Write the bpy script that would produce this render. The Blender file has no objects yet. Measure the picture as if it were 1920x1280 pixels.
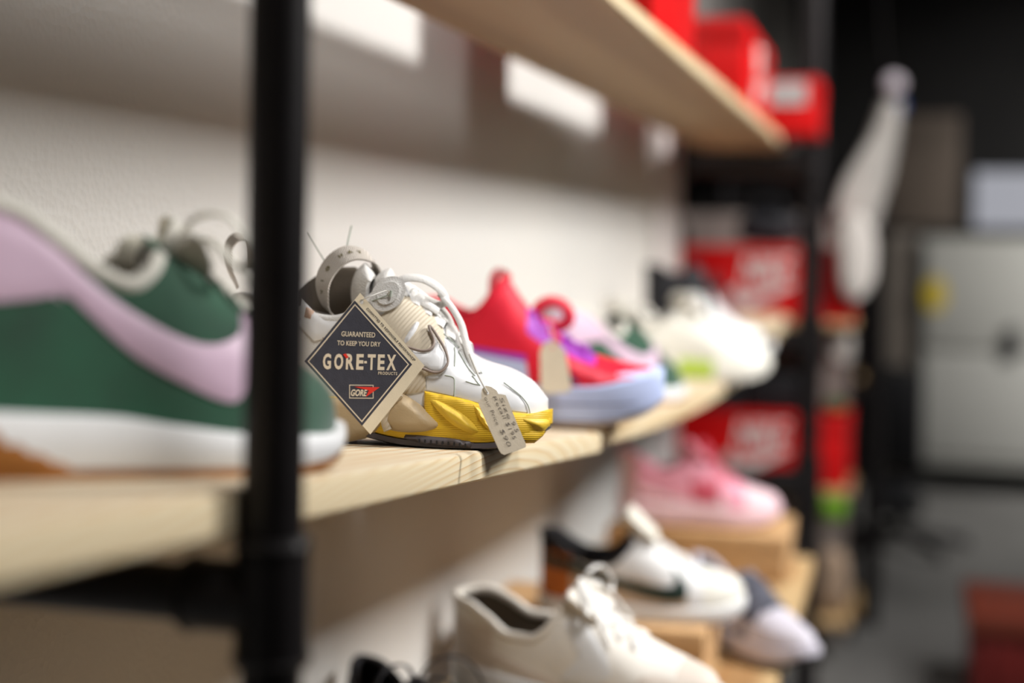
import bpy, bmesh, math, random
from mathutils import Vector, Matrix, noise
from mathutils.geometry import delaunay_2d_cdt
random.seed(7)
C = bpy.context.scene.collection
scn = bpy.context.scene

# ------------------------------------------------------------------ camera
FPX = 2667.0
YAW, PITCH, ROLL = math.radians(15.5), math.radians(0.3), math.radians(0.9)
SHIFT = -0.0902
EYE = Vector((0, 0, 1.30))
_F = Vector((-math.sin(YAW)*math.cos(PITCH), math.cos(YAW)*math.cos(PITCH), -math.sin(PITCH)))
_R0 = Vector((math.cos(YAW), math.sin(YAW), 0)); _U0 = _R0.cross(_F)
_R = _R0*math.cos(ROLL) + _U0*math.sin(ROLL)
_U = _U0*math.cos(ROLL) - _R0*math.sin(ROLL)
cam_d = bpy.data.cameras.new('camera'); cam = bpy.data.objects.new('camera', cam_d); C.objects.link(cam)
m3 = Matrix((_R, _U, -_F)).transposed()
cam.matrix_world = Matrix.Translation(EYE) @ m3.to_4x4()
cam_d.sensor_width = 36; cam_d.lens = FPX/1920*36; cam_d.shift_y = SHIFT
cam_d.clip_start = 0.02; cam_d.clip_end = 60
FOCUS = 1.125
cam_d.dof.use_dof = True; cam_d.dof.focus_distance = FOCUS; cam_d.dof.aperture_fstop = 1.75
scn.camera = cam
# ------------------------------------------------------------------ colour management, world, main lights
scn.view_settings.view_transform = 'Standard'; scn.view_settings.look = 'None'
scn.view_settings.gamma = 1; scn.view_settings.use_curve_mapping = False
scn.view_settings.exposure = 0.0
w = bpy.data.worlds.new('world'); scn.world = w; w.use_nodes = True
w.node_tree.nodes['Background'].inputs[0].default_value = (0.80, 0.86, 1.0, 1)
w.node_tree.nodes['Background'].inputs[1].default_value = 0.025

def area_light(name, loc, target, sx, sy, power, col=(1, .96, .9), spread=180):
    d = bpy.data.lights.new(name, 'AREA'); d.shape = 'RECTANGLE'; d.size = sx; d.size_y = sy
    d.energy = power; d.color = col; d.spread = math.radians(spread)
    o = bpy.data.objects.new(name, d); C.objects.link(o); o.location = loc
    o.rotation_euler = (Vector(target)-Vector(loc)).to_track_quat('-Z', 'Y').to_euler()
    return o
area_light('ceiling_lamp_light', (2.0, 2.45, 3.32), (-0.6, 2.15, 1.25), 0.35, 1.1, 98, (1, .98, .955), 100)
area_light('side_lamp_light', (3.0, 1.2, 2.35), (-0.6, 1.6, 1.4), 0.3, 0.8, 2.2, (1, .90, .86), 120)
area_light('front_fill_light', (0.55, 0.5, 3.3), (-0.35, 1.45, 1.2), 0.4, 0.9, 9, (1, .98, .96), 80)

area_light('rear_fill_light', (1.3, 3.3, 3.32), (-0.5, 4.35, 1.1), 0.4, 0.8, 22, (1, .975, .95), 80)  # added fill without a fixture, lifts the red boxes and far shelf end

# ------------------------------------------------------------------ pixel -> place helpers (1920 x 1280 frame)
def raydir(px, py):
    return (_F*FPX + _R*(px-960) + _U*(640 + SHIFT*1920 - py))/FPX
def at_d(px, py, d): return EYE + raydir(px, py)*d
def on_x(px, py, x):
    r = raydir(px, py); return EYE + r*((x-EYE.x)/r.x)
def on_z(px, py, z):
    r = raydir(px, py); return EYE + r*((z-EYE.z)/r.z)
def on_plane(px, py, p, n):
    r = raydir(px, py); return EYE + r*((p-EYE).dot(n)/r.dot(n))

# ------------------------------------------------------------------ materials
def mat(name, col, rough=.6, noise_s=0, noise_a=0, bump=0, bump_s=200, metallic=0, sheen=0, sub=0, kind='noise', spec=.4, coat=0, trans=0, alpha=1, rot=0, bd=.0006):
    col = tuple(c*.86 for c in col)
    m = bpy.data.materials.new(name); m.use_nodes = True
    nt = m.node_tree; b = nt.nodes['Principled BSDF']
    b.inputs['Base Color'].default_value = (*col, 1); b.inputs['Roughness'].default_value = rough
    b.inputs['Metallic'].default_value = metallic
    b.inputs['Specular IOR Level'].default_value = spec
    if sheen: b.inputs['Sheen Weight'].default_value = sheen
    if coat: b.inputs['Coat Weight'].default_value = coat
    if trans: b.inputs['Transmission Weight'].default_value = trans
    tc = nt.nodes.new('ShaderNodeTexCoord')
    if noise_a:
        n = nt.nodes.new('ShaderNodeTexNoise'); n.inputs['Scale'].default_value = noise_s; n.inputs['Detail'].default_value = 4
        nt.links.new(tc.outputs['Object'], n.inputs['Vector'])
        r = nt.nodes.new('ShaderNodeMapRange'); r.inputs['To Min'].default_value = 1-noise_a; r.inputs['To Max'].default_value = 1+noise_a
        r.inputs['From Min'].default_value = .3; r.inputs['From Max'].default_value = .7
        nt.links.new(n.outputs['Fac'], r.inputs['Value'])
        v = nt.nodes.new('ShaderNodeHueSaturation'); v.inputs['Color'].default_value = (*col, 1)
        nt.links.new(r.outputs[0], v.inputs['Value']); nt.links.new(v.outputs[0], b.inputs['Base Color'])
    if bump:
        if kind == 'noise':
            t = nt.nodes.new('ShaderNodeTexNoise'); t.inputs['Scale'].default_value = bump_s; out = t.outputs['Fac']
        elif kind == 'weave':
            t = nt.nodes.new('ShaderNodeTexVoronoi'); t.inputs['Scale'].default_value = bump_s; out = t.outputs['Distance']
        else:
            t = nt.nodes.new('ShaderNodeTexWave'); t.inputs['Scale'].default_value = bump_s; t.bands_direction = kind; out = t.outputs['Fac']
        if rot:
            mp = nt.nodes.new('ShaderNodeMapping'); mp.inputs['Rotation'].default_value = (0, math.radians(rot), 0)
            nt.links.new(tc.outputs['Object'], mp.inputs['Vector']); nt.links.new(mp.outputs[0], t.inputs['Vector'])
        else: nt.links.new(tc.outputs['Object'], t.inputs['Vector'])
        bp = nt.nodes.new('ShaderNodeBump'); bp.inputs['Strength'].default_value = bump; bp.inputs['Distance'].default_value = bd
        nt.links.new(out, bp.inputs['Height']); nt.links.new(bp.outputs[0], b.inputs['Normal'])
    return m

def wood_mat(name, light, dark, scale=(14, 1.1, 14), ring=3.2, rough=.55, offset=(0, 0, 0), seed=0.0):
    light = tuple(c*.75 for c in light); dark = tuple(c*.75 for c in dark)
    m = bpy.data.materials.new(name); m.use_nodes = True
    nt = m.node_tree; N = nt.nodes; b = N['Principled BSDF']; b.inputs['Roughness'].default_value = rough
    tc = N.new('ShaderNodeTexCoord'); mp = N.new('ShaderNodeMapping')
    mp.inputs['Scale'].default_value = scale; mp.inputs['Location'].default_value = offset
    nt.links.new(tc.outputs['Object'], mp.inputs['Vector'])
    wv = N.new('ShaderNodeTexWave'); wv.wave_type = 'RINGS'; wv.rings_direction = 'Y'; wv.inputs['Scale'].default_value = ring
    wv.inputs['Distortion'].default_value = 3.2; wv.inputs['Detail'].default_value = 2.5; wv.inputs['Detail Scale'].default_value = 1.0
    wv.inputs['Phase Offset'].default_value = seed
    nt.links.new(mp.outputs[0], wv.inputs['Vector'])
    rp = N.new('ShaderNodeValToRGB'); rp.color_ramp.elements[0].position = .0; rp.color_ramp.elements[0].color = (*light, 1)
    rp.color_ramp.elements[1].position = 1.0; rp.color_ramp.elements[1].color = (*dark, 1)
    e = rp.color_ramp.elements.new(.62); e.color = (*[light[i]*.92+dark[i]*.08 for i in range(3)], 1)
    nt.links.new(wv.outputs['Fac'], rp.inputs['Fac'])
    ns = N.new('ShaderNodeTexNoise'); ns.inputs['Scale'].default_value = 3; ns.inputs['Detail'].default_value = 3
    nt.links.new(mp.outputs[0], ns.inputs['Vector'])
    mx = N.new('ShaderNodeMix'); mx.data_type = 'RGBA'; mx.blend_type = 'MULTIPLY'
    mr = N.new('ShaderNodeMapRange'); mr.inputs['From Min'].default_value = .35; mr.inputs['From Max'].default_value = .7
    mr.inputs['To Max'].default_value = .45
    nt.links.new(ns.outputs['Fac'], mr.inputs['Value']); nt.links.new(mr.outputs[0], mx.inputs['Factor'])
    nt.links.new(rp.outputs[0], mx.inputs[6]); mx.inputs[7].default_value = (.93, .78, .62, 1)
    nt.links.new(mx.outputs[2], b.inputs['Base Color'])
    return m

def srgb(r, g, b):
    f = lambda c: ((c/255+.055)/1.055)**2.4 if c > 10 else c/255/12.92
    return (f(r), f(g), f(b))

# ------------------------------------------------------------------ mesh helpers
def link(name, me, parent=None, m=None, smooth=True):
    o = bpy.data.objects.new(name, me); C.objects.link(o)
    if parent: o.parent = parent
    if m is not None and not me.materials: me.materials.append(m)
    if smooth: me.polygons.foreach_set('use_smooth', [True]*len(me.polygons))
    return o
def mesh(name, v, f, m=None, parent=None, smooth=True, merge=0, auto=None):
    me = bpy.data.meshes.new(name); me.from_pydata([tuple(p) for p in v], [], f)
    bm = bmesh.new(); bm.from_mesh(me)
    if merge: bmesh.ops.remove_doubles(bm, verts=bm.verts, dist=merge)
    bmesh.ops.recalc_face_normals(bm, faces=bm.faces)
    bm.to_mesh(me); bm.free(); me.update()
    o = link(name, me, parent, m, smooth)
    if auto: me.set_sharp_from_angle(angle=math.radians(auto))
    return o
def bm_obj(name, bm, m=None, parent=None, smooth=True, auto=35):
    me = bpy.data.meshes.new(name); bmesh.ops.recalc_face_normals(bm, faces=bm.faces); bm.to_mesh(me); bm.free()
    o = link(name, me, parent, m, smooth)
    if smooth and auto: me.set_sharp_from_angle(angle=math.radians(auto))
    return o
def add_box(bm, a, b, bev=0, M=None, seg=2):
    a = Vector(a); b = Vector(b); c = (a+b)/2; s = b-a
    r = bmesh.ops.create_cube(bm, size=1, matrix=Matrix.Translation(c) @ Matrix.Diagonal((*s, 1)))
    vs = r['verts']
    if bev:
        es = list({e for v in vs for e in v.link_edges})
        rr = bmesh.ops.bevel(bm, geom=es, offset=bev, segments=seg, affect='EDGES', profile=.5)
        vs = list({v for f in rr['faces'] for v in f.verts} | {v for v in vs if v.is_valid})
    if M is not None: bmesh.ops.transform(bm, matrix=M, verts=[v for v in vs if v.is_valid])
def box(name, a, b, m, parent=None, bev=0, M=None):
    bm = bmesh.new(); add_box(bm, a, b, bev, M); return bm_obj(name, bm, m, parent)
def tube_vf(path, r, n=10, flat=1.0, up=None, closed=False, caps=True, taper=None):
    """a swept tube; r radius (number or list); flat squeezes it across the 'up' direction."""
    P = [Vector(p) for p in path]; V = []; F = []; k = len(P)
    ref = Vector(up) if up is not None else None
    prev = None
    for i, p in enumerate(P):
        if closed: t = P[(i+1) % k]-P[i-1]
        else: t = P[min(i+1, k-1)]-P[max(i-1, 0)]
        t = t.normalized() if t.length > 1e-9 else Vector((1, 0, 0))
        if ref is not None: a = ref - t*ref.dot(t)
        elif prev is None:
            q = Vector((0, 0, 1)) if abs(t.z) < .9 else Vector((0, 1, 0)); a = q - t*q.dot(t)
        else: a = prev - t*prev.dot(t)
        if a.length < 1e-6: a = t.orthogonal()
        a.normalize(); prev = a; b = t.cross(a)
        rr = r[i] if isinstance(r, (list, tuple)) else r
        for j in range(n):
            th = 2*math.pi*j/n
            V.append(p + a*math.cos(th)*rr*flat + b*math.sin(th)*rr)
    for i in range(k if closed else k-1):
        for j in range(n):
            i2 = (i+1) % k
            F.append((i*n+j, i*n+(j+1) % n, i2*n+(j+1) % n, i2*n+j))
    if caps and not closed:
        F.append(tuple(range(n))); F.append(tuple((k-1)*n+j for j in range(n)))
    return V, F
def tube(name, path, r, m, parent=None, **k):
    V, F = tube_vf(path, r, **k); return mesh(name, V, F, m, parent, auto=50)
def tubes(name, specs, m, parent=None):
    V = []; F = []
    for path, r, k in specs:
        v, f = tube_vf(path, r, **k); o = len(V); V += v; F += [tuple(i+o for i in q) for q in f]
    return mesh(name, V, F, m, parent, auto=50)
def catmull(P, n=8, closed=False):
    P = [Vector(p) for p in P]; out = []; k = len(P)
    for i in range(k if closed else k-1):
        g = (lambda q: P[q % k]) if closed else (lambda q: P[max(0, min(k-1, q))])
        a, b, c, d = g(i-1), g(i), g(i+1), g(i+2)
        for s in range(n):
            t = s/n
            out.append(.5*((2*b)+(c-a)*t+(2*a-5*b+4*c-d)*t*t+(3*b-a-3*c+d)*t**3))
    if not closed: out.append(P[-1])
    return out
def interp(T, u):
    """smooth (monotone-ish) interpolation of a table [(u, v)...]"""
    if u <= T[0][0]: return T[0][1]
    if u >= T[-1][0]: return T[-1][1]
    for i in range(len(T)-1):
        if T[i][0] <= u <= T[i+1][0]: break
    def sl(j):
        if j <= 0 or j >= len(T)-1: return None
        a = (T[j][1]-T[j-1][1])/(T[j][0]-T[j-1][0]); b = (T[j+1][1]-T[j][1])/(T[j+1][0]-T[j][0])
        return 0 if a*b <= 0 else 2*a*b/(a+b)
    h = T[i+1][0]-T[i][0]; t = (u-T[i][0])/h; d = (T[i+1][1]-T[i][1])/h
    s0 = sl(i); s1 = sl(i+1); s0 = d if s0 is None else s0; s1 = d if s1 is None else s1
    return (2*t**3-3*t*t+1)*T[i][1] + (t**3-2*t*t+t)*h*s0 + (-2*t**3+3*t*t)*T[i+1][1] + (t**3-t*t)*h*s1
def tag(o, label=None, cat=None, group=None, kind=None):
    if label: o['label'] = label
    if cat: o['category'] = cat
    if group: o['group'] = group
    if kind: o['kind'] = kind
    return o
def empty(name, loc=(0, 0, 0), M=None):
    o = bpy.data.objects.new(name, None); C.objects.link(o); o.empty_display_size = .05
    if M is not None: o.matrix_world = M
    else: o.location = loc
    return o
def pip(poly, x, y):
    c = False; j = len(poly)-1
    for i in range(len(poly)):
        xi, yi = poly[i]; xj, yj = poly[j]
        if (yi > y) != (yj > y) and x < (xj-xi)*(y-yi)/(yj-yi)+xi: c = not c
        j = i
    return c
def dist_poly(poly, x, y):
    best = 1e9; n = len(poly)
    for i in range(n):
        ax, ay = poly[i]; bx, by = poly[(i+1) % n]; dx, dy = bx-ax, by-ay; l = dx*dx+dy*dy
        t = 0 if l == 0 else max(0, min(1, ((x-ax)*dx+(y-ay)*dy)/l))
        best = min(best, math.hypot(ax+t*dx-x, ay+t*dy-y))
    return best
def smooth_poly(P, n=4):
    return [(p.x, p.y) for p in catmull([(a, b, 0) for a, b in P], n, closed=True)]
def text_obj(name, body, size, M, m, parent=None, bold=0.0, sx=1.0, shear=0.0, ext=.00008, align='LEFT', space=1.0, width=None):
    cu = bpy.data.curves.new('t', 'FONT'); cu.body = body; cu.size = size; cu.offset = bold; cu.extrude = ext
    cu.shear = shear; cu.align_x = align; cu.space_character = space; cu.resolution_u = 3
    o = bpy.data.objects.new('t', cu); C.objects.link(o); bpy.context.view_layer.update()
    dg = bpy.context.evaluated_depsgraph_get(); me = bpy.data.meshes.new_from_object(o.evaluated_get(dg))
    bpy.data.objects.remove(o); bpy.data.curves.remove(cu)
    if width:
        xs = [v.co.x for v in me.vertices]; sx = width/(max(xs)-min(xs))
        x0 = min(xs)
        for v in me.vertices: v.co.x = (v.co.x-x0)*sx
    else:
        for v in me.vertices: v.co.x *= sx
    me.transform(M); me.name = name
    return link(name, me, parent, m, smooth=False)

# ------------------------------------------------------------------ shared materials
M_black_pipe = mat('black_pipe', srgb(30, 27, 28), .42, 40, .15, .25, 120, metallic=.35)
M_wood = wood_mat('pine_board', srgb(230, 218, 192), srgb(218, 186, 146), scale=(9, 2.4, 9), ring=2.3, offset=(1.9, 0.0, -10.6))
M_wood_top = wood_mat('pine_upper_shaded', srgb(184, 150, 108), srgb(166, 130, 90), scale=(7, .6, 7), ring=1.2, offset=(.4, .3, .2))  # shade of the board's underside is put into this darker pine
M_wood_low = wood_mat('pine_lower_board', srgb(214, 186, 140), srgb(170, 130, 84), scale=(7, .8, 7), ring=2.0, offset=(2.4, .3, .2))
M_red = mat('red_card', srgb(214, 6, 10), .45, 12, .06)
M_redlid = mat('red_card_lid', srgb(200, 4, 8), .45, 12, .06)
M_print = mat('white_print', srgb(238, 226, 222), .5)
M_kraft = mat('kraft_card', srgb(204, 164, 118), .7, 30, .08)
M_white = mat('white_leather', srgb(238, 239, 240), .42, 20, .02, .15, 300)
M_offw = mat('off_white_mesh', srgb(226, 223, 212), .7, 25, .04, .5, 700, kind='weave')
M_lace_w = mat('white_lace', srgb(248, 246, 242), .75, bump=.6, bump_s=900, kind='weave')
M_green = mat('green_suede', srgb(6, 74, 48), .85, 18, .35, .5, 400, sheen=.4)
M_pink = mat('lilac_leather', srgb(214, 184, 206), .5, 15, .04)
M_gum = mat('gum_rubber', srgb(150, 92, 26), .6, 15, .2)
M_dark_in = mat('dark_lining', srgb(70, 62, 54), .9)
M_grey_in = mat('grey_lining', srgb(112, 102, 90), .9, bump=.4, bump_s=600, kind='weave')
M_manila = mat('manila_card', srgb(230, 216, 192), .7, 60, .04, .2, 900)
M_ink = mat('ink', srgb(124, 114, 106), .7)
M_string = mat('white_string', srgb(215, 212, 205), .8)
M_rubber_k = mat('black_rubber', srgb(34, 33, 38), .55, 30, .2)
M_black = mat('black_fabric', srgb(26, 26, 32), .7, 20, .3, .4, 500)

# ------------------------------------------------------------------ room
WALL_X = -0.646; XF = -0.324; ZC = 3.5
def struct(o): o['kind'] = 'structure'; return o
def plaster():
    m = bpy.data.materials.new('plaster'); m.use_nodes = True; nt = m.node_tree; N = nt.nodes; b = N['Principled BSDF']
    b.inputs['Roughness'].default_value = .75
    tc = N.new('ShaderNodeTexCoord'); n = N.new('ShaderNodeTexNoise'); n.inputs['Scale'].default_value = 60; n.inputs['Detail'].default_value = 5
    nt.links.new(tc.outputs['Object'], n.inputs['Vector'])
    v = N.new('ShaderNodeTexVoronoi'); v.inputs['Scale'].default_value = 140; nt.links.new(tc.outputs['Object'], v.inputs['Vector'])
    ad = N.new('ShaderNodeMath'); ad.operation = 'MULTIPLY_ADD'; ad.inputs[1].default_value = .7
    nt.links.new(v.outputs['Distance'], ad.inputs[0]); nt.links.new(n.outputs['Fac'], ad.inputs[2])
    bp = N.new('ShaderNodeBump'); bp.inputs['Strength'].default_value = .5; bp.inputs['Distance'].default_value = .0015
    nt.links.new(ad.outputs[0], bp.inputs['Height']); nt.links.new(bp.outputs[0], b.inputs['Normal'])
    b.inputs['Base Color'].default_value = (*srgb(198, 196, 192), 1)
    return m
M_wall = plaster()
M_dark = mat('dark_paint', srgb(30, 29, 29), .8, 3, .2)
M_greyw = mat('grey_paint', srgb(150, 146, 142), .8, 2, .1)
M_floor = mat('grey_concrete', srgb(106, 105, 103), .55, 1.5, .25, .3, 30)
YF = 8.6
YW = 4.20
struct(box('wall_left', (WALL_X-.12, -2.6, 0), (WALL_X, YW, ZC), M_wall))
struct(box('wall_left_upper', (WALL_X-.12, YW, 1.80), (WALL_X, YF, ZC), M_greyw))
struct(box('wall_left_recess', (-1.72, YW-.12, 0), (-1.60, YF, ZC), M_greyw))
struct(box('wall_left_return', (-1.60, YW-.12, 0), (WALL_X-.12, YW, ZC), M_wall))
struct(box('wall_back', (-1.72, YF, 0), (5.5, YF+.12, ZC), M_dark))
struct(box('wall_right', (5.5, -2.6, 0), (5.62, YF+.12, ZC), M_dark))
struct(box('wall_front', (WALL_X-.12, -2.72, 0), (5.62, -2.6, ZC), M_greyw))
struct(box('floor', (-1.72, -2.72, -.1), (5.62, YF+.12, 0), M_floor))
struct(box('ceiling', (-1.72, -2.72, ZC), (5.62, YF+.12, ZC+.1), M_dark))

# ------------------------------------------------------------------ middle shelf (two sagging pine boards end to end)
TH = .0245
EDGE_BOT = [(-60, 1120), (200, 1062), (400, 1011), (595, 973), (719, 946), (790, 928), (896, 906), (987, 882), (1061, 865), (1130, 849)]
EDGE_BOT2 = [(1157, 836), (1220, 809), (1267, 788), (1314, 768), (1349, 746), (1396, 710), (1430, 672), (1455, 640), (1476, 604)]
def edge_tab(px):
    T = [(p.y, p.z) for p in (on_x(a, b, XF) for a, b in px)]; T.sort(); return T
T1 = edge_tab(EDGE_BOT); T2 = edge_tab(EDGE_BOT2)
Y_SEAM = T1[-1][0]
# straighten board 1 into a gentle curve
def fit_quad(T):
    import numpy as np
    a = np.polyfit([t[0] for t in T], [t[1] for t in T], 2); return lambda y: float(a[0]*y*y+a[1]*y+a[2])
q1 = fit_quad(T1); q2 = fit_quad(T2)
YEND = T2[-1][0]
d_seam = q1(Y_SEAM) - q2(T2[0][0])
def zbot(y): return q1(y) if y <= Y_SEAM+.005 else q2(y)+d_seam*max(0, 1-(y-Y_SEAM)/.6)
def ztop(y): return zbot(y)+TH
0 and print('edge', [(round(a, 3), round(b, 3)) for a, b in T1], [(round(a, 3), round(b, 3)) for a, b in T2], YEND)
def on_board(px, py):
    r = raydir(px, py); lo = .3; hi = 6.0
    for k in range(600):
        t = .3+k*.008; p = EYE+r*t
        if p.z <= ztop(p.y): break
    return p
def plank(name, y0, y1, x0, x1, zb, th, m, n=24, bev=.004):
    V = []; F = []
    sec = [(x0, 0), (x1-bev, 0), (x1, bev*.6), (x1, th-bev), (x1-bev*.35, th-bev*.35), (x1-bev, th), (x0, th)]
    k = len(sec)
    for i in range(n+1):
        y = y0+(y1-y0)*i/n
        e = bev*.5 if i in (0, n) else 0
        for sx, sz in sec: V.append((sx-(e if sx > x0 else 0), y, zb(y)+(sz-e if sz > th/2 else sz)))
    for i in range(n):
        for j in range(k):
            F.append((i*k+j, i*k+(j+1) % k, (i+1)*k+(j+1) % k, (i+1)*k+j))
    F.append(tuple(range(k))); F.append(tuple(n*k+j for j in range(k)))
    return mesh(name, V, F, m, auto=30)
b1 = plank('shelf_board', .20, Y_SEAM, -.600, XF, zbot, TH, M_wood, 40)
tag(b1, 'pale pine shelf board under the white and yellow sneaker, wavy grain on its front edge', 'shelf', 'middle shelf boards')
b2 = plank('shelf_board', Y_SEAM+.028, YEND, -.600, XF, zbot, TH, M_wood, 40)
tag(b2, 'pine shelf board beyond the gap, under the green and lilac sneaker with white sole', 'shelf', 'middle shelf boards')
M_edge = bpy.data.materials.new('pine_edge_grain'); M_edge.use_nodes = True
def edge_grain():
    nt = M_edge.node_tree; N = nt.nodes; b = N['Principled BSDF']; b.inputs['Roughness'].default_value = .55
    tc = N.new('ShaderNodeTexCoord'); mp = N.new('ShaderNodeMapping'); mp.inputs['Scale'].default_value = (3, 7, 62)
    mp.inputs['Location'].default_value = (0, -7*1.03, -62*1.086)
    nt.links.new(tc.outputs['Object'], mp.inputs['Vector'])
    wv = N.new('ShaderNodeTexWave'); wv.wave_type = 'RINGS'; wv.rings_direction = 'X'; wv.inputs['Scale'].default_value = 1.0
    wv.inputs['Distortion'].default_value = 8.0; wv.inputs['Detail'].default_value = 2; wv.inputs['Detail Scale'].default_value = .45; wv.wave_profile = 'SAW'
    nt.links.new(mp.outputs[0], wv.inputs['Vector'])
    rp = N.new('ShaderNodeValToRGB'); e = rp.color_ramp.elements
    e[0].position = 0; e[0].color = (*srgb(210, 198, 170), 1); e[1].position = 1; e[1].color = (*srgb(184, 146, 98), 1)
    k = e.new(.62); k.color = (*srgb(208, 192, 158), 1); k = e.new(.88); k.color = (*srgb(198, 174, 134), 1)
    nt.links.new(wv.outputs['Fac'], rp.inputs['Fac']); nt.links.new(rp.outputs[0], b.inputs['Base Color'])
edge_grain()
M_edge2 = wood_mat('pine_upper_edge', srgb(226, 208, 172), srgb(204, 176, 132), scale=(6, 1.5, 6), ring=1.5)
def edge_slot(o, m):
    o.data.materials.append(m)
    for p_ in o.data.polygons:
        if p_.normal.x > .5: p_.material_index = 1
edge_slot(b1, M_edge); edge_slot(b2, M_edge2)
# upper shelf
ZU = on_x(1340, 168, XF).z
Y_UP_END = on_x(1478, 282, XF).y
0 and print('ZU', ZU, 'Yend', Y_UP_END)
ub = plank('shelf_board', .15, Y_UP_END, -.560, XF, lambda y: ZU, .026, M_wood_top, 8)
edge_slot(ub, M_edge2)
tag(ub, 'upper pine shelf board seen from below, with red shoe boxes on top', 'shelf')
ZL = .69
lb = plank('shelf_board', .74, 2.86, -.60, -.165, lambda y: ZL-.03, .03, M_wood_low, 8)
tag(lb, 'lowest pine shelf board carrying the cream, pink and white sneakers', 'shelf')

# ------------------------------------------------------------------ pipe frames
def collar_vf(p, axis, r, L):
    a = Vector(axis).normalized(); p = Vector(p)
    pts = [p-a*L/2, p-a*L/2+a*.004, p-a*L/2+a*.0045, p+a*L/2-a*.0045, p+a*L/2-a*.004, p+a*L/2]
    return (pts, [r*.92, r, r*.93, r*.93, r, r*.92], dict(n=20))
def frame(label, y, x_post, r, z_list, group, xw=None, zt=2.2):
    root = empty('pipe_support', (x_post, y, 0)); tag(root, label, 'shelf frame', group)
    def P(v): return Vector(v)-Vector((x_post, y, 0))
    tube('post', [P((x_post, y, 0)), P((x_post, y, zt))], r, M_black_pipe, root, n=28)
    tube('foot_flange', [P((x_post, y, 0)), P((x_post, y, .008)), P((x_post, y, .012)), P((x_post, y, .03))], [r*2.4, r*2.4, r*1.4, r*1.3], M_black_pipe, root, n=28)
    for z in z_list:
        tube('crossbar', [P((x_post, y, z)), P((WALL_X+.004, y, z))], r*.96, M_black_pipe, root, n=24)
        tubes('tee_fitting', [collar_vf(P((x_post, y, z)), (0, 0, 1), r*1.32, r*4.2),
                              collar_vf(P((x_post-r*1.6, y, z)), (1, 0, 0), r*1.3, r*3.0)], M_black_pipe, root)
        tube('wall_flange', [P((WALL_X+.001, y, z)), P((WALL_X+.008, y, z)), P((WALL_X+.012, y, z)), P((WALL_X+.03, y, z))], [r*2.4, r*2.4, r*1.4, r*1.3], M_black_pipe, root, n=28)
    return root
RN = .0155
pn = at_d(519, 640, .7224)
zn = at_d(519, 1126, .7224).z
frame('near black steel pipe post crossing the picture in front of the green sneaker', pn.y, XF+RN+.0005, RN, [zn, ZU-RN, ZL-.03-RN], 'black pipe frames of the shelf')
RF = .033
pf = at_d(1519, 560, 4.03)
frame('black pipe post at the far end of the shelves, in front of red boxes', pf.y+.02, pf.x, RF, [ZU-RF, 1.062-RF, ZL-.03-RF], 'black pipe frames of the shelf')
0 and print('near', pn, zn, 'far', pf)

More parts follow.
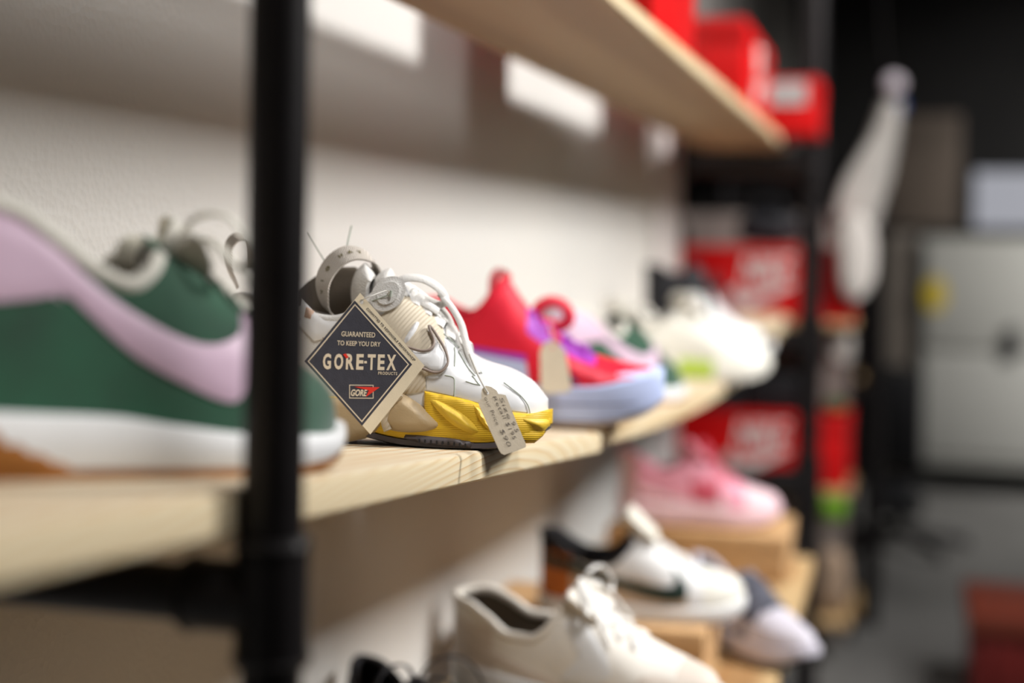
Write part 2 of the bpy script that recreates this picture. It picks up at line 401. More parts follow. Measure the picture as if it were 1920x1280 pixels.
# ------------------------------------------------------------------ sneakers
class Shoe:
    """local space: x heel -> toe, -y the side seen from the aisle, z up."""
    def __init__(s, name, M, L, wb, wh, zt, collar, st, sb, uo, label, cat='sneaker', group=None, p=2.3, q=2.0, waist=.92, toe_p=2.3, ut=.70):
        s.L, s.wb, s.wh, s.zt_, s.col_, s.st_, s.sb_, s.uo, s.p, s.q, s.toe_p, s.ut, s.waist = L, wb, wh, zt, collar, st, sb, uo, p, q, toe_p, ut, waist
        s.root = empty(name, M=M); s.M = M; s.Mi = M.inverted(); tag(s.root, label, cat, group)
    def b(s, u):
        u = max(0, min(1, u)); uh = .14
        v = interp([(0, s.wh*.92), (.12, s.wh), (.38, (s.wh+s.wb)/2*s.waist), (.68, s.wb), (.82, s.wb*.97), (1, s.wb*.9)], u)
        if u < uh: v *= math.sqrt(max(0, 1-(1-u/uh)**2.2))
        if u > s.ut: v *= max(0, 1-((u-s.ut)/(1-s.ut))**s.toe_p)**.5
        return v
    def zt(s, u): return interp(s.zt_, u)
    def col(s, u): return interp(s.col_, u)
    def z0(s, u): return interp(s.st_, u)-.004
    def W(s, x, z):
        u = x/s.L; z0 = s.z0(u); t = max(0, min(.985, (z-z0)/(s.zt(u)-z0)))
        return s.b(u)*(1-t**s.p)**(1/s.q)
    def zy(s, u, y):
        b = s.b(u)
        k = min(.999, abs(y)/max(b, 1e-4)); z0 = s.z0(u)
        return z0+(s.zt(u)-z0)*(1-k**s.q)**(1/s.p)
    def P(s, x, z, off=0, side=-1):
        w = s.W(x, z); e = .001
        dx = (s.W(x+e, z)-s.W(x-e, z))/(2*e); dz = (s.W(x, z+e)-s.W(x, z-e))/(2*e)
        n = Vector((-dx, 1, -dz)).normalized(); v = Vector((x, w, z))+n*off
        v.y *= side*1.0 if side > 0 else -1
        return v
    def us(s, n=64):
        U = [.14*(1-math.cos(math.pi/2*i/10)) for i in range(10)]
        U += [.14+(s.ut+.05-.14)*i/(n-24) for i in range(n-24)]
        U += [s.ut+.05+(1-s.ut-.05)*math.sin(math.pi/2*i/16) for i in range(17)]
        return U
    def trace(s, px, py, y=None):
        o = s.Mi @ EYE; r = (s.Mi.to_3x3() @ raydir(px, py)); yp = -.04 if y is None else y
        for k in range(1 if y is not None else 6):
            t = (yp-o.y)/r.y; p = o+r*t
            if y is None:
                x = max(0, min(s.L, p.x)); yp = -(s.W(x, p.z)*.7 - yp*.3)
        return (p.x, p.z)
    def upper(s, m, colorfn=None, mats=(), name='upper', M=14, n=64):
        V = []; F = []; fi = []; U = s.us(n)
        for u in U:
            z0 = s.z0(u); zt = s.zt(u)
            tt = 1.0 if u >= s.uo else min(1, (s.col(u)-z0)/(zt-z0))
            fm = math.asin(min(1, tt)); b = s.b(u)
            for sd in (-1, 1):
                for j in range(M+1):
                    t = math.sin(fm*j/M)
                    V.append((u*s.L, sd*b*max(0, 1-t**s.p)**(1/s.q), z0+(zt-z0)*t))
        K = 2*(M+1)
        for i in range(len(U)-1):
            for k in (0, M+1):
                for j in range(M):
                    F.append((i*K+k+j, i*K+k+j+1, (i+1)*K+k+j+1, (i+1)*K+k+j))
        o = mesh(name, V, F, None, s.root, merge=.00005)
        o.data.materials.append(m)
        for mm in mats: o.data.materials.append(mm)
        if colorfn:
            for f in o.data.polygons:
                c = f.center; f.material_index = colorfn(c.x/s.L, c.z, c.y)
        return o
    def lining(s, m, name='lining', uf=.12):
        V = []; F = []; U = [u for u in s.us() if u < s.uo+uf]; M = 8
        for u in U:
            z0 = s.z0(u)+.010; zt = s.zt(u)
            c = s.col(u)-.001 if u < s.uo else s.zy(u, 0)-.008
            pts = []
            for j in range(M+1):
                z = c+(z0-c)*j/M; pts.append((max(0, s.W(u*s.L, z)-.0055), z))
            for w_, z in pts: V.append((u*s.L+(.004 if u < .05 else 0), -w_, z))
            for w_, z in reversed(pts): V.append((u*s.L+(.004 if u < .05 else 0), w_, z))
        K = 2*(M+1)
        for i in range(len(U)-1):
            for j in range(K-1): F.append((i*K+j, i*K+j+1, (i+1)*K+j+1, (i+1)*K+j))
        return mesh(name, V, F, m, s.root, merge=.00005)
    def rim(s, m, r=.0048, name='collar'):
        U = [u for u in s.us() if u <= s.uo]
        near = [Vector((u*s.L+.002, -max(0, s.W(u*s.L, s.col(u))-r*.55), s.col(u)-.001)) for u in U]
        far = [Vector((v.x, -v.y, v.z)) for v in near[1:]]
        return tube(name, list(reversed(near))+far, r, m, s.root, n=12)
    def midsole(s, m, name='midsole', flare=.006, zb=None, zt=None, prof=None, ex=.004, colorfn=None, mats=(), u0=0, u1=1):
        prof = prof or [(-.006, 0), (-.001, .06), (.0, .2), (.0012, .5), (0, .8), (-.0015, .95), (-.006, 1)]
        zb = zb or (lambda u: interp(s.sb_, u)); zt = zt or (lambda u: interp(s.st_, u))
        V = []; F = []; U = [u for u in s.us(72) if u0 <= u <= u1]; K = 2*len(prof)
        for u in U:
            x = u*s.L + (u-.5)*2*ex; b = s.b(u)
            b = b + flare*min(1, b/(s.wh*.35)); lo = zb(u); hi = zt(u)
            for o_, t in prof: V.append((x, -max(0, b+o_*min(1, b/s.wh)), lo+(hi-lo)*t))
            for o_, t in reversed(prof): V.append((x, max(0, b+o_*min(1, b/s.wh)), lo+(hi-lo)*t))
        for i in range(len(U)-1):
            for j in range(K): F.append((i*K+j, i*K+(j+1) % K, (i+1)*K+(j+1) % K, (i+1)*K+j))
        if u0 > 0: F.append(tuple(range(K)))
        if u1 < 1: F.append(tuple((len(U)-1)*K+j for j in range(K)))
        o = mesh(name, V, F, m, s.root, merge=.00004, auto=50)
        for mm in mats: o.data.materials.append(mm)
        if colorfn:
            for f in o.data.polygons:
                c = f.center; f.material_index = colorfn(c.x/s.L, c.z, c.y)
        return o
    def outsole(s, m, th=.005, name='outsole', flare=.004, ex=.003, u0=0, u1=1):
        return s.midsole(m, name, flare, zb=lambda u: interp(s.sb_, u)-th, zt=lambda u: interp(s.sb_, u)+.0005,
                         prof=[(-.004, 0), (0, .2), (0, 1), (-.004, 1)], ex=ex, u0=u0, u1=u1)
    def panel(s, name, poly, m, th=.0014, step=.004, side=-1, bev=.0015, parent=None, surf=None):
        """a raised piece on the flank whose outline is poly, in (x, z)"""
        n = len(poly); B = []
        for i in range(n):
            a = Vector(poly[i]); b = Vector(poly[(i+1) % n]); k = max(1, int((b-a).length/step))
            B += [tuple(a.lerp(b, j/k)) for j in range(k)]
        xs = [p[0] for p in B]; zs = [p[1] for p in B]; pts = [Vector(p) for p in B]
        inner = [i for i in range(0)]
        x = min(xs)
        while x < max(xs):
            z = min(zs)
            while z < max(zs):
                if pip(B, x, z):
                    d = dist_poly(B, x, z)
                    if d > step*.45: pts.append(Vector((x, z)))
                z += step
            x += step
        nb = len(B); E = [(i, (i+1) % nb) for i in range(nb)]
        vo, eo, fo, *_ = delaunay_2d_cdt(pts, E, [], 1, 1e-6)
        f3 = surf or s.P
        V = []; on = set()
        for v in vo:
            d = dist_poly(B, v.x, v.y); h = th*min(1, .45+.55*min(1, d/bev)) if bev else th
            V.append(f3(v.x, v.y, h, side))
        F = [tuple(f) for f in fo if len(set(f)) > 2]
        # skirt down into the surface
        ec = {}
        for f in F:
            for a, b in zip(f, f[1:]+f[:1]): ec[tuple(sorted((a, b)))] = ec.get(tuple(sorted((a, b))), 0)+1
        be = [e for e, c in ec.items() if c == 1]; mp = {}
        for e in be:
            for i in e:
                if i not in mp:
                    mp[i] = len(V); V.append(f3(vo[i].x, vo[i].y, -.0008, side))
        for a, b in be: F.append((a, b, mp[b], mp[a]))
        return mesh(name, V, F, m, parent or s.root, auto=60)
    def strip(s, name, path, r, m, side=-1, off=.0003, n=8, parent=None):
        P = [s.P(a, b, off, side) for a, b in path]
        return tube(name, P, r, m, parent or s.root, n=n)
    def laces(s, m, u0, u1, rows, ye=.019, r=.0028, flat=.45, name='laces', lift=.0035, bow=True, bow_s=1.0, seed=1):
        rnd = random.Random(seed); S = []
        for i in range(rows):
            ua = u0+(u1-u0)*i/(rows-1); ub = u0+(u1-u0)*min(i+1, rows-1)/(rows-1)
            for sg in ((1, -1) if i < rows-1 else (1,)):
                path = []
                for k in range(9):
                    f = k/8; y = sg*ye*(2*f-1)*(1+.1*ua); u = ua+(ub-ua)*f*(.9 if i < rows-1 else 0)
                    path.append(Vector((u*s.L, y, s.zy(u, y)+lift+(.001*sg) - (.003 if k in (0, 8) else 0))))
                S.append((path, r, dict(n=8, flat=flat, up=(.45, 0, 1))))
        if bow:
            c = Vector((u0*s.L, 0, s.zy(u0, 0)+lift+.004))
            for sg in (-1, 1):
                lp = [c, c+Vector((.004, sg*.012, .016))*bow_s, c+Vector((.012, sg*.034, .016))*bow_s, c+Vector((.020, sg*.046, -.004))*bow_s,
                      c+Vector((.020, sg*.034, -.012))*bow_s, c+Vector((.010, sg*.014, .004))*bow_s, c]
                S.append((catmull(lp, 6), r, dict(n=8, flat=flat, up=(.3, sg*.8, .6))))
                le = [c, c+Vector((.012, sg*.018, .003))*bow_s, c+Vector((.030, sg*.032, -.020))*bow_s, c+Vector((.046, sg*.040, -.046))*bow_s]
                S.append((catmull(le, 6), r*.9, dict(n=8, flat=flat, up=(.3, sg*.8, .6))))
            S.append(([c+Vector((-.004, -.005, 0)), c+Vector((0, 0, .003)), c+Vector((.004, .005, 0))], r*1.8, dict(n=8)))
        return tubes(name, S, m, s.root)
    def tongue(s, m, path, w, th=.004, name='tongue', parent=None):
        P = catmull([(x, 0, z) for x, z in path], 5); k = len(P)-1
        W = [w*(.75+.25*math.sin(min(1, i/k*1.2)*math.pi/2))*(1 if i < k-2 else (.93 if i < k-1 else (.8 if i < k else .5))) for i in range(k+1)]
        V, F = [], []
        n = 16
        for i, p in enumerate(P):
            t = (P[min(i+1, k)]-P[max(i-1, 0)]).normalized(); a = Vector((0, 1, 0)).cross(t)
            for j in range(n):
                an = 2*math.pi*j/n; y = math.cos(an)*W[i]; q = (abs(math.cos(an))**.5)
                curve = -.010*(y/w)**2
                V.append(p+Vector((0, y, 0))+a*(math.sin(an)*th*(1 if i < k else .4)+curve*(-1)))
        for i in range(k):
            for j in range(n): F.append((i*n+j, i*n+(j+1) % n, (i+1)*n+(j+1) % n, (i+1)*n+j))
        F.append(tuple(range(n))); F.append(tuple(k*n+j for j in range(n)))
        return mesh(name, V, F, m, parent or s.root, auto=60)

def ribbon(name, path, wdir, half, th, m, parent, n=4):
    """a woven band: path of its middle line, wdir its width direction"""
    P = catmull(path, n); wd = Vector(wdir).normalized(); V = []; F = []; k = len(P)
    for i, p in enumerate(P):
        t = (P[min(i+1, k-1)]-P[max(i-1, 0)]).normalized(); ww = (wd-t*wd.dot(t)).normalized(); nn = t.cross(ww)
        for a, b in ((-1, -1), (1, -1), (1, 1), (-1, 1)): V.append(p+ww*half*a+nn*th*.5*b)
    for i in range(k-1):
        for j in range(4): F.append((i*4+j, i*4+(j+1) % 4, (i+1)*4+(j+1) % 4, (i+1)*4+j))
    F.append((0, 1, 2, 3)); F.append(tuple((k-1)*4+j for j in range(4)))
    return mesh(name, V, F, m, parent, auto=40)

def seat(px, py, phi, L, u, hw, z=None, lift=0.0, pitch=0.0):
    """matrix of a shoe whose sole touches the surface under pixel (px, py) at fraction u of its length"""
    G = on_board(px, py) if z is None else on_z(px, py, z)
    f = math.radians(phi); Fh = Vector((-math.sin(YAW), math.cos(YAW), 0))
    X = _R0*math.cos(f) - Fh*math.sin(f)
    if z is None:
        sl = (ztop(G.y+.02)-ztop(G.y-.02))/.04; N = Vector((0, -sl, 1)).normalized()
    else: N = Vector((0, 0, 1))
    X = (X-N*X.dot(N)).normalized()
    X = (X*math.cos(math.radians(pitch))+N*math.sin(math.radians(pitch))); Y = N.cross(X).normalized(); Z = X.cross(Y)
    O = G - X*(u*L) + Y*hw + Z*lift
    R = Matrix((X, Y, Z)).transposed().to_4x4()
    return Matrix.Translation(O) @ R

def copy_tree(o, parent=None, M=None):
    c = o.copy(); C.objects.link(c)
    if parent is not None: c.parent = parent
    if M is not None: c.matrix_world = M
    for ch in [x for x in o.children]: copy_tree(ch, c)
    return c
# generic swoosh outline: (u, z/L), tail at the heel, hook towards the toe
SWOOSH = [(.02, .245), (.10, .235), (.22, .205), (.36, .165), (.50, .142), (.585, .140), (.615, .155), (.612, .185), (.60, .215), (.635, .185), (.665, .145), (.670, .110),
          (.640, .083), (.58, .078), (.50, .086), (.38, .115), (.24, .155), (.10, .19), (.02, .20)]
def swoosh(s, m, du=0, dz=0, k=1.0, kz=1.0, name='side_mark', th=.0016, step=.006, sides=(-1, 1)):
    poly = smooth_poly([((u*k+du)*s.L, (z*kz+dz)*s.L) for u, z in SWOOSH], 2)
    o = None
    for sd in sides: o = s.panel(name, poly, m, th, step, sd, bev=.0012)
    return o

# ---- the white and yellow sneaker in focus
M_foc_white = mat('glossy_white_synthetic', srgb(240, 241, 243), .3, 20, .015, .12, 250, coat=.15)
M_foc_mesh = mat('pale_grey_mesh', srgb(226, 224, 220), .75, 20, .04, .7, 900, kind='weave')
M_foc_sand = mat('ribbed_sand_panel', srgb(222, 209, 186), .55, 12, .04, 1.0, 100, kind='X', rot=-35, bd=.0005)
M_foc_sand2 = mat('sand_rubber', srgb(198, 176, 140), .5, 14, .06, .3, 500)
M_foc_pipe = mat('taupe_piping', srgb(150, 134, 124), .45)
M_stitch = mat('grey_green_thread', srgb(176, 184, 172), .7)
M_yel = mat('yellow_foam', srgb(240, 196, 44), .5, 10, .05, .5, 210, kind='Z', bd=.0004)
M_yel2 = mat('yellow_smooth_foam', srgb(244, 204, 66), .5, 10, .05, .35, 420)
M_outs = mat('dark_grey_rubber', srgb(92, 86, 90), .5, 20, .15)
M_rib = mat('ribbed_off_white_webbing', srgb(226, 217, 206), .75, bump=1.0, bump_s=230, kind='X', rot=30, bd=.0012)
M_olive = mat('olive_print', srgb(120, 112, 70), .7)
Ms = seat(890, 844, 6, .276, .805, .050, lift=.0045)
f = Shoe('sneaker', Ms, .276, .050, .037,
         zt=[(0, .150), (.15, .152), (.3, .148), (.42, .142), (.51, .134), (.60, .116), (.664, .100), (.715, .086), (.754, .076), (.80, .069), (.89, .062), (.95, .053), (1, .038)],
         collar=[(0, .112), (.06, .114), (.14, .108), (.24, .101), (.34, .0965), (.40, .101), (.45, .114), (.50, .130)],
         st=[(0, .042), (.1, .040), (.3, .034), (.45, .033), (.6, .030), (.75, .024), (.88, .023), (1, .030)],
         sb=[(0, .014), (.06, .004), (.15, 0), (.27, .001), (.33, .010), (.40, .010), (.48, .006), (.6, .001), (.7, 0), (.82, .001), (.92, .006), (1, .018)],
         uo=.50, label='white sneaker with yellow midsole in sharp focus, dark square hang tag on its side', group='sneakers on the middle shelf', ut=.76, toe_p=2.8, p=2.6)
T = f.trace
def tr(pts): return [T(*q) for q in pts]
f.upper(M_foc_white, lambda u, z, y: 1 if (u < .42) else 0, [M_foc_mesh])
f.lining(M_grey_in); f.rim(M_foc_mesh, .0045)
f.midsole(M_yel, colorfn=lambda u, z, y: 1 if u < .335 else 0, mats=[M_foc_sand2], flare=.0045)
f.outsole(M_outs, .0045, u0=.36)
f.outsole(M_yel2, .0045, name='heel_outsole', u0=0, u1=.30)
ZP = dict(side=-1)
# forefoot ribs of the dark outsole
f.panel('outsole_sidewall', tr([(748, 812), (790, 813), (843, 819), (890, 827), (884, 840), (840, 838), (793, 832), (752, 820)]), M_outs, .0075, .003, bev=.001)
nb = []
for i in range(9):
    a = T(790+i*10.5, 825+i*1.05); nb.append(a)
bmN = bmesh.new()
for x, z in nb:
    c = f.P(x, z, .0078, -1); add_box(bmN, c+Vector((-.0006, -.0006, -.0014)), c+Vector((.0006, .0006, .0014)))
bm_obj('outsole_notches', bmN, M_rubber_k, f.root)
# yellow midsole wall, leaf shaped pods, sand wedge
yw = tr([(797, 733), (820, 738), (850, 744), (880, 751), (905, 760), (935, 770), (962, 773), (990, 775), (1012, 773), (1022, 773), (1029, 784), (1026, 800), (1012, 818), (998, 830), (960, 831), (925, 829), (898, 828), (850, 820), (790, 812), (760, 811), (745, 806), (796, 790)])
f.panel('midsole_wall', yw, M_yel, .0055, .004, bev=.0015)
pod = smooth_poly(tr([(806, 747), (818, 748), (837, 755), (862, 769), (884, 786), (900, 806), (897, 811), (880, 812), (862, 805), (845, 794), (828, 778), (813, 761)]), 3)
f.panel('midsole_pod', pod, M_yel2, .0100, .0018, bev=.0045)
pod2 = smooth_poly(tr([(886, 762), (893, 761), (900, 766), (912, 782), (922, 800), (926, 815), (912, 806), (897, 786)]), 3)
f.panel('midsole_pod', pod2, M_yel2, .0095, .0018, bev=.0035)
pod3 = smooth_poly(tr([(968, 782), (990, 780), (1012, 780), (1024, 788), (1018, 802), (1008, 812), (994, 808), (978, 797)]), 3)
f.panel('midsole_pod', pod3, M_yel2, .0085, .0018, bev=.0045)
wed = smooth_poly(tr([(724, 800), (722, 782), (730, 762), (750, 740), (762, 741), (793, 762), (815, 784), (825, 795), (818, 803), (800, 808), (770, 810), (742, 807)]), 3)
f.panel('midsole_wedge', wed, M_foc_sand2, .0115, .003, bev=.006, )
f.strip('wedge_rim', catmull([(*q, 0) for q in tr([(757, 738), (736, 762), (729, 786), (735, 806)])], 5) and [(q.x, q.y) for q in catmull([(*q, 0) for q in tr([(757, 738), (738, 760), (729, 784), (735, 806)])], 5)], .0035, M_foc_sand, off=.010)
hl = tr([(640, 745), (700, 745), (735, 745), (728, 772), (722, 800), (704, 812), (684, 822), (650, 829), (600, 826), (560, 810), (520, 780), (520, 745)])
f.panel('heel_wall', hl, M_foc_sand2, .0065, .004, bev=.003)
# sand ribbed quarter panel with white slots
def tr2(pts, y): return [T(a, b, y) for a, b in pts]
def spoly(pts, n=3): return smooth_poly(tr(pts), n)
f.panel('ribbed_panel', tr([(700, 606), (722, 586), (745, 564), (757, 556), (775, 560), (800, 572), (818, 588), (828, 606), (833, 632), (832, 660), (815, 700), (798, 705), (799, 732), (770, 738), (735, 742), (700, 742), (640, 735), (600, 690), (640, 640)]), M_foc_sand, .0022, .0035)
f.panel('white_slot', spoly([(757, 640), (763, 628), (777, 607), (784, 606), (785, 612), (778, 626), (766, 642), (752, 652)]), M_foc_white, .0040, .002, bev=.0008)
swp = [(800.5, 617), (808, 625), (816, 637), (829, 658), (837, 679), (835.5, 690), (827, 699), (814, 701), (794, 693), (770, 683), (740, 668), (700, 645), (660, 615), (655, 606), (700, 628), (740, 646), (772, 656), (788, 661), (802, 661), (810, 654), (810.5, 642), (804, 628)]
sw = spoly(swp, 3)
f.panel('side_mark', sw, M_foc_white, .0050, .0028, bev=.0015)
pp = [Vector((a, b, 0)) for a, b in sw]
f.strip('side_mark_piping', [(q.x, q.y) for q in pp]+[(pp[0].x, pp[0].y)], .0012, M_foc_pipe, off=.0050)
# shiny toe overlays and stitch lines
f.panel('vamp_overlay', tr([(834, 640), (850, 652), (872, 672), (896, 700), (925, 716), (955, 728), (975, 742), (986, 760), (990, 773), (962, 770), (935, 768), (905, 757), (850, 742), (800, 731), (800, 708), (826, 706), (840, 690), (842, 672)]), M_foc_white, .0012, .004)
for name_, pts in (('stitch_line', [(830, 627), (850, 645), (870, 662), (888, 682), (903, 702)]), ('stitch_line', [(851, 652), (852, 670), (851, 688)]),
                   ('stitch_line', [(834, 704), (850, 709), (852, 722), (852, 745)]), ('stitch_line', [(873, 716), (888, 721), (899, 723)]),
                   ('stitch_line', [(944, 719), (960, 731), (976, 744), (988, 760), (992, 775)]), ('stitch_line', [(885, 706), (893, 716), (900, 724)]),
                   ('stitch_line', [(858, 660), (876, 690), (890, 706)])):
    f.strip(name_, [(q.x, q.y) for q in catmull([(*T(*p_), 0) for p_ in pts], 4)], .0005, M_stitch, off=.0013)
# heel counter, ankle band
f.panel('ankle_band', tr([(565, 560), (590, 585), (610, 600), (640, 604), (672, 590), (660, 612), (625, 630), (590, 640), (560, 610)]), M_foc_white, .003, .004, bev=.003)
f.panel('ankle_tab', tr([(574, 575), (590, 584), (585, 602), (568, 596)]), mat('rose_suede', srgb(190, 160, 140), .8), .0045, .003)
f.strip('ankle_stitch', tr([(562, 598), (580, 612), (600, 628), (616, 642)]), .0007, M_foc_pipe, off=.0012)
def midpt(px, py, y=0): a = T(px, py, y); return Vector((a[0], y, a[1]))
# tongue, its round badge, and the webbing loops
def ell(c, rx, rz, rot, y, nrm_off, m, name, th=.002):
    bm = bmesh.new(); r = bmesh.ops.create_circle(bm, cap_ends=True, segments=36, radius=1)
    ex = bmesh.ops.extrude_face_region(bm, geom=bm.faces[:]); 
    vs = [v for v in ex['geom'] if isinstance(v, bmesh.types.BMVert)]
    for v in vs: v.co.z += 1
    bmesh.ops.bevel(bm, geom=[e for e in bm.edges if all(v.co.z > .5 for v in e.verts)], offset=.35, segments=3, affect='EDGES')
    c3 = Vector(c); Mx = Matrix.Translation(c3) @ Matrix.Rotation(rot[0], 4, 'Z') @ Matrix.Rotation(rot[1], 4, 'X') @ Matrix.Rotation(rot[2], 4, 'Z') @ Matrix.Diagonal((rx, rz, th, 1))
    bm.transform(Mx); return bm_obj(name, bm, m, f.root), Mx
f.panel('far_collar', tr2([(556, 620), (556, 545), (575, 528), (600, 512), (630, 500), (665, 500), (700, 520), (716, 560), (720, 620)], .032), M_grey_in, .003, .005, surf=lambda x, z, o, side: Vector((x, .034-o-(.030-.034)*0, z)))
def tp(pts): return [T(a, b, 0) for a, b in pts]
f.tongue(M_foc_mesh, tp([(700, 640), (684, 590), (676, 550), (682, 520), (697, 506)]), .024, .0085)
f.tongue(M_foc_mesh, tp([(748, 610), (722, 580), (712, 548), (722, 524), (738, 518)]), .026, .0075, name='tongue_padding')
f.tongue(M_foc_white, tp([(790, 600), (760, 565), (742, 540), (738, 526)]), .022, .006, name='tongue_flap')
cb = midpt(728, 552, -.033)
badge, Mb = ell(cb, .0125, .0165, (math.radians(8), math.radians(78), math.radians(-38)), 0, 0, M_foc_mesh, 'lace_keeper', .005)
tube('keeper_stitch', [cb+Vector((-.012, -.0065, -.006)), cb+Vector((-.004, -.0072, -.003)), cb+Vector((.003, -.007, .000))], .0005, M_stitch, f.root)
tube('keeper_knot', [cb+Vector((.003, -.007, -.002)), cb+Vector((.0035, -.0075, .003))], .0013, M_stitch, f.root)
yl = -.006
def LP(px, py, y): return midpt(px, py, y)
loop = [LP(640, 610, -.012), LP(612, 572, -.014), LP(606, 528, -.014), LP(626, 492, -.012), LP(658, 474, -.006), LP(692, 482, .004), LP(706, 506, .010), LP(704, 528, .012)]
ribbon('tongue_loop', loop, (.62, -.62, -.62), .0105, .0013, M_rib, f.root, 6)
lp = catmull(loop, 6); lw = Vector((.62, -.62, -.62)).normalized()
def on_ribbon(i, body, size):
    p = lp[i]; t = (lp[i+1]-lp[i-1]).normalized(); w_ = (lw-t*lw.dot(t)).normalized(); n_ = t.cross(w_)
    if n_.dot(Vector((.3, -.3, 1))) < 0 and i > 12: n_ = -n_
    if n_.x > 0 and i <= 12: n_ = -n_
    M = Matrix((t, n_.cross(t), n_)).transposed().to_4x4(); M.translation = p+n_*.0011-(n_.cross(t))*size*.3
    return M
lets = [(9, 'V'), (12, 'I'), (15, 'O'), (20, 'H'), (23, 'A'), (26, 'T'), (32, 'I')]
f_marks = empty('tmp'); bpy.data.objects.remove(f_marks)
for i_, ch in lets: text_obj('loop_lettering', ch, .0055, on_ribbon(i_, ch, .0055), M_olive, f.root, bold=.0002)
hp = [LP(446, 540, -.004), LP(432, 505, -.006), LP(428, 468, -.006), LP(440, 447, -.004), LP(458, 444, 0), LP(470, 462, .006), LP(474, 500, .008)]
ribbon('heel_loop', hp, (.55, -.75, -.4), .009, .0013, M_rib, f.root, 6)
tube('loose_thread', catmull([LP(613, 497, 0), LP(600, 475, .004), LP(575, 436, .01)], 4), .0006, M_stitch, f.root, n=6)
tube('loose_thread', catmull([LP(650, 466, 0), LP(654, 446, .01), LP(659, 424, .03)], 4), .0008, M_stitch, f.root, n=6)
f.laces(M_lace_w, .555, .745, 6, ye=.021, r=.0038, flat=.4, bow=False, lift=.004)
def LL(pts): return catmull([LP(*q) for q in pts], 6)
upf = (.2, -.7, .6)
tubes('lace_bow', [
    (LL([(762, 552, -.012), (748, 545, -.018), (747, 530, -.02), (765, 521, -.02), (795, 524, -.018), (822, 540, -.014), (834, 560, -.010), (826, 571, -.008), (800, 562, -.008), (772, 549, -.010)]), .0042, dict(n=10, flat=.4, up=upf)),
    (LL([(770, 556, -.010), (790, 566, -.016), (806, 574, -.018), (822, 584, -.016)]), .0040, dict(n=10, flat=.4, up=upf)),
    (LL([(824, 550, -.012), (846, 575, -.012), (864, 606, -.014), (872, 636, -.020), (882, 668, -.028), (896, 700, -.036)]), .0032, dict(n=8, flat=.45, up=upf)),
    (LL([(816, 566, -.006), (838, 590, -.008), (852, 622, -.014), (864, 650, -.020), (884, 690, -.032), (903, 716, -.040)]), .0028, dict(n=8, flat=.5, up=upf)),
    (LL([(752, 560, -.006), (764, 540, .004), (780, 545, .010), (800, 560, .012)]), .0034, dict(n=10, flat=.4, up=upf))], M_lace_w, f.root)

# ------------------------------------------------------------------ cards hanging from the sneakers
M_card = mat('cream_card', srgb(232, 218, 190), .65, 90, .03, .15, 1200)
M_navy = mat('charcoal_print', srgb(58, 58, 68), .6, 150, .12, .3, 1500)
M_cream_ink = mat('cream_print', srgb(232, 216, 190), .6)
M_red_ink = mat('red_print', srgb(232, 52, 34), .6)
class Card:
    def __init__(s, p, n): s.p = p; s.n = n if n.dot(EYE-p) > 0 else -n
    def pt(s, px, py, off=0): return on_plane(px, py, s.p, s.n)+s.n*off
    def sheet(s, name, poly, m, off, th, parent, hole=None):
        """outline in the plane, given thickness th below off"""
        ring = [s.pt(*q) for q in poly]
        bm = bmesh.new(); vs = [bm.verts.new(v+s.n*off) for v in ring]
        if hole is None: bm.faces.new(vs)
        else:
            h = [bm.verts.new(s.pt(*q)+s.n*off) for q in hole]
            es = [bm.edges.new((vs[i], vs[(i+1) % len(vs)])) for i in range(len(vs))]+[bm.edges.new((h[i], h[(i+1) % len(h)])) for i in range(len(h))]
            bmesh.ops.triangle_fill(bm, use_beauty=True, use_dissolve=False, edges=es)
        g = bmesh.ops.extrude_face_region(bm, geom=bm.faces[:])
        for v in g['geom']:
            if isinstance(v, bmesh.types.BMVert): v.co -= s.n*th
        return bm_obj(name, bm, m, parent, smooth=False)
    def text(s, name, body, a, b, cap, m, parent, off, bold=0, shear=0, space=1.0):
        """body set from pixel a to pixel b along its base line, cap pixels tall"""
        A = s.pt(*a); B = s.pt(*b); X = (B-A); wid = X.length; X.normalize(); Y = s.n.cross(X); capm = cap*(A-EYE).dot(_F)/FPX
        o = text_obj(name, body, 1.0, Matrix.Identity(4), m, parent, bold=bold, shear=shear, ext=.02, space=space)
        vs = o.data.vertices; x0 = min(v.co.x for v in vs); x1 = max(v.co.x for v in vs); y1 = max(v.co.y for v in vs)
        H = .70 if any(c.islower() for c in body) else y1
        for v in vs: v.co = Vector(((v.co.x-x0)/(x1-x0)*wid, v.co.y/H*capm, v.co.z*.004))
        R = Matrix((X, Y, s.n)).transposed().to_4x4(); R.translation = A+s.n*off
        o.data.transform(R); return o
pT = at_d(675.5, 549, 1.098); pR = at_d(796, 685.5, 1.118); pL = at_d(572, 677, 1.078)
nG = (pR-pT).cross(pL-pT).normalized()
G = Card(pT, nG)
gt = empty('hang_tag', (0, 0, 0)); tag(gt, 'square charcoal and cream waterproofing hang tag on the white and yellow sneaker', 'hang tag')
circ = lambda cx, cy, r, n=18, e=1.0: [(cx+r*math.cos(2*math.pi*i/n), cy+r*e*math.sin(2*math.pi*i/n)) for i in range(n)]
G.sheet('card', [(675.5, 549), (796, 685.5), (694.5, 814), (572, 677)], M_card, 0, .0006, gt, hole=circ(678.3, 565.5, 3.6, 18, 1.3))
bl = [(665, 563), (772.6, 683), (678.8, 798), (571.4, 677)]
G.sheet('print_field', bl, M_navy, .00012, .0001, gt)
cx = sum(p_[0] for p_ in bl)/4; cy = sum(p_[1] for p_ in bl)/4
sc = lambda k: [(cx+(x-cx)*k, cy+(y-cy)*k) for x, y in bl]
G.sheet('border_line', sc(.945), M_cream_ink, .0002, .00008, gt, hole=sc(.918))
kw = dict(m=M_cream_ink, parent=gt, off=.0002)
G.text('lettering', 'GUARANTEED', (639.8, 630), (703, 632.4), 9.4, bold=.012, **kw)
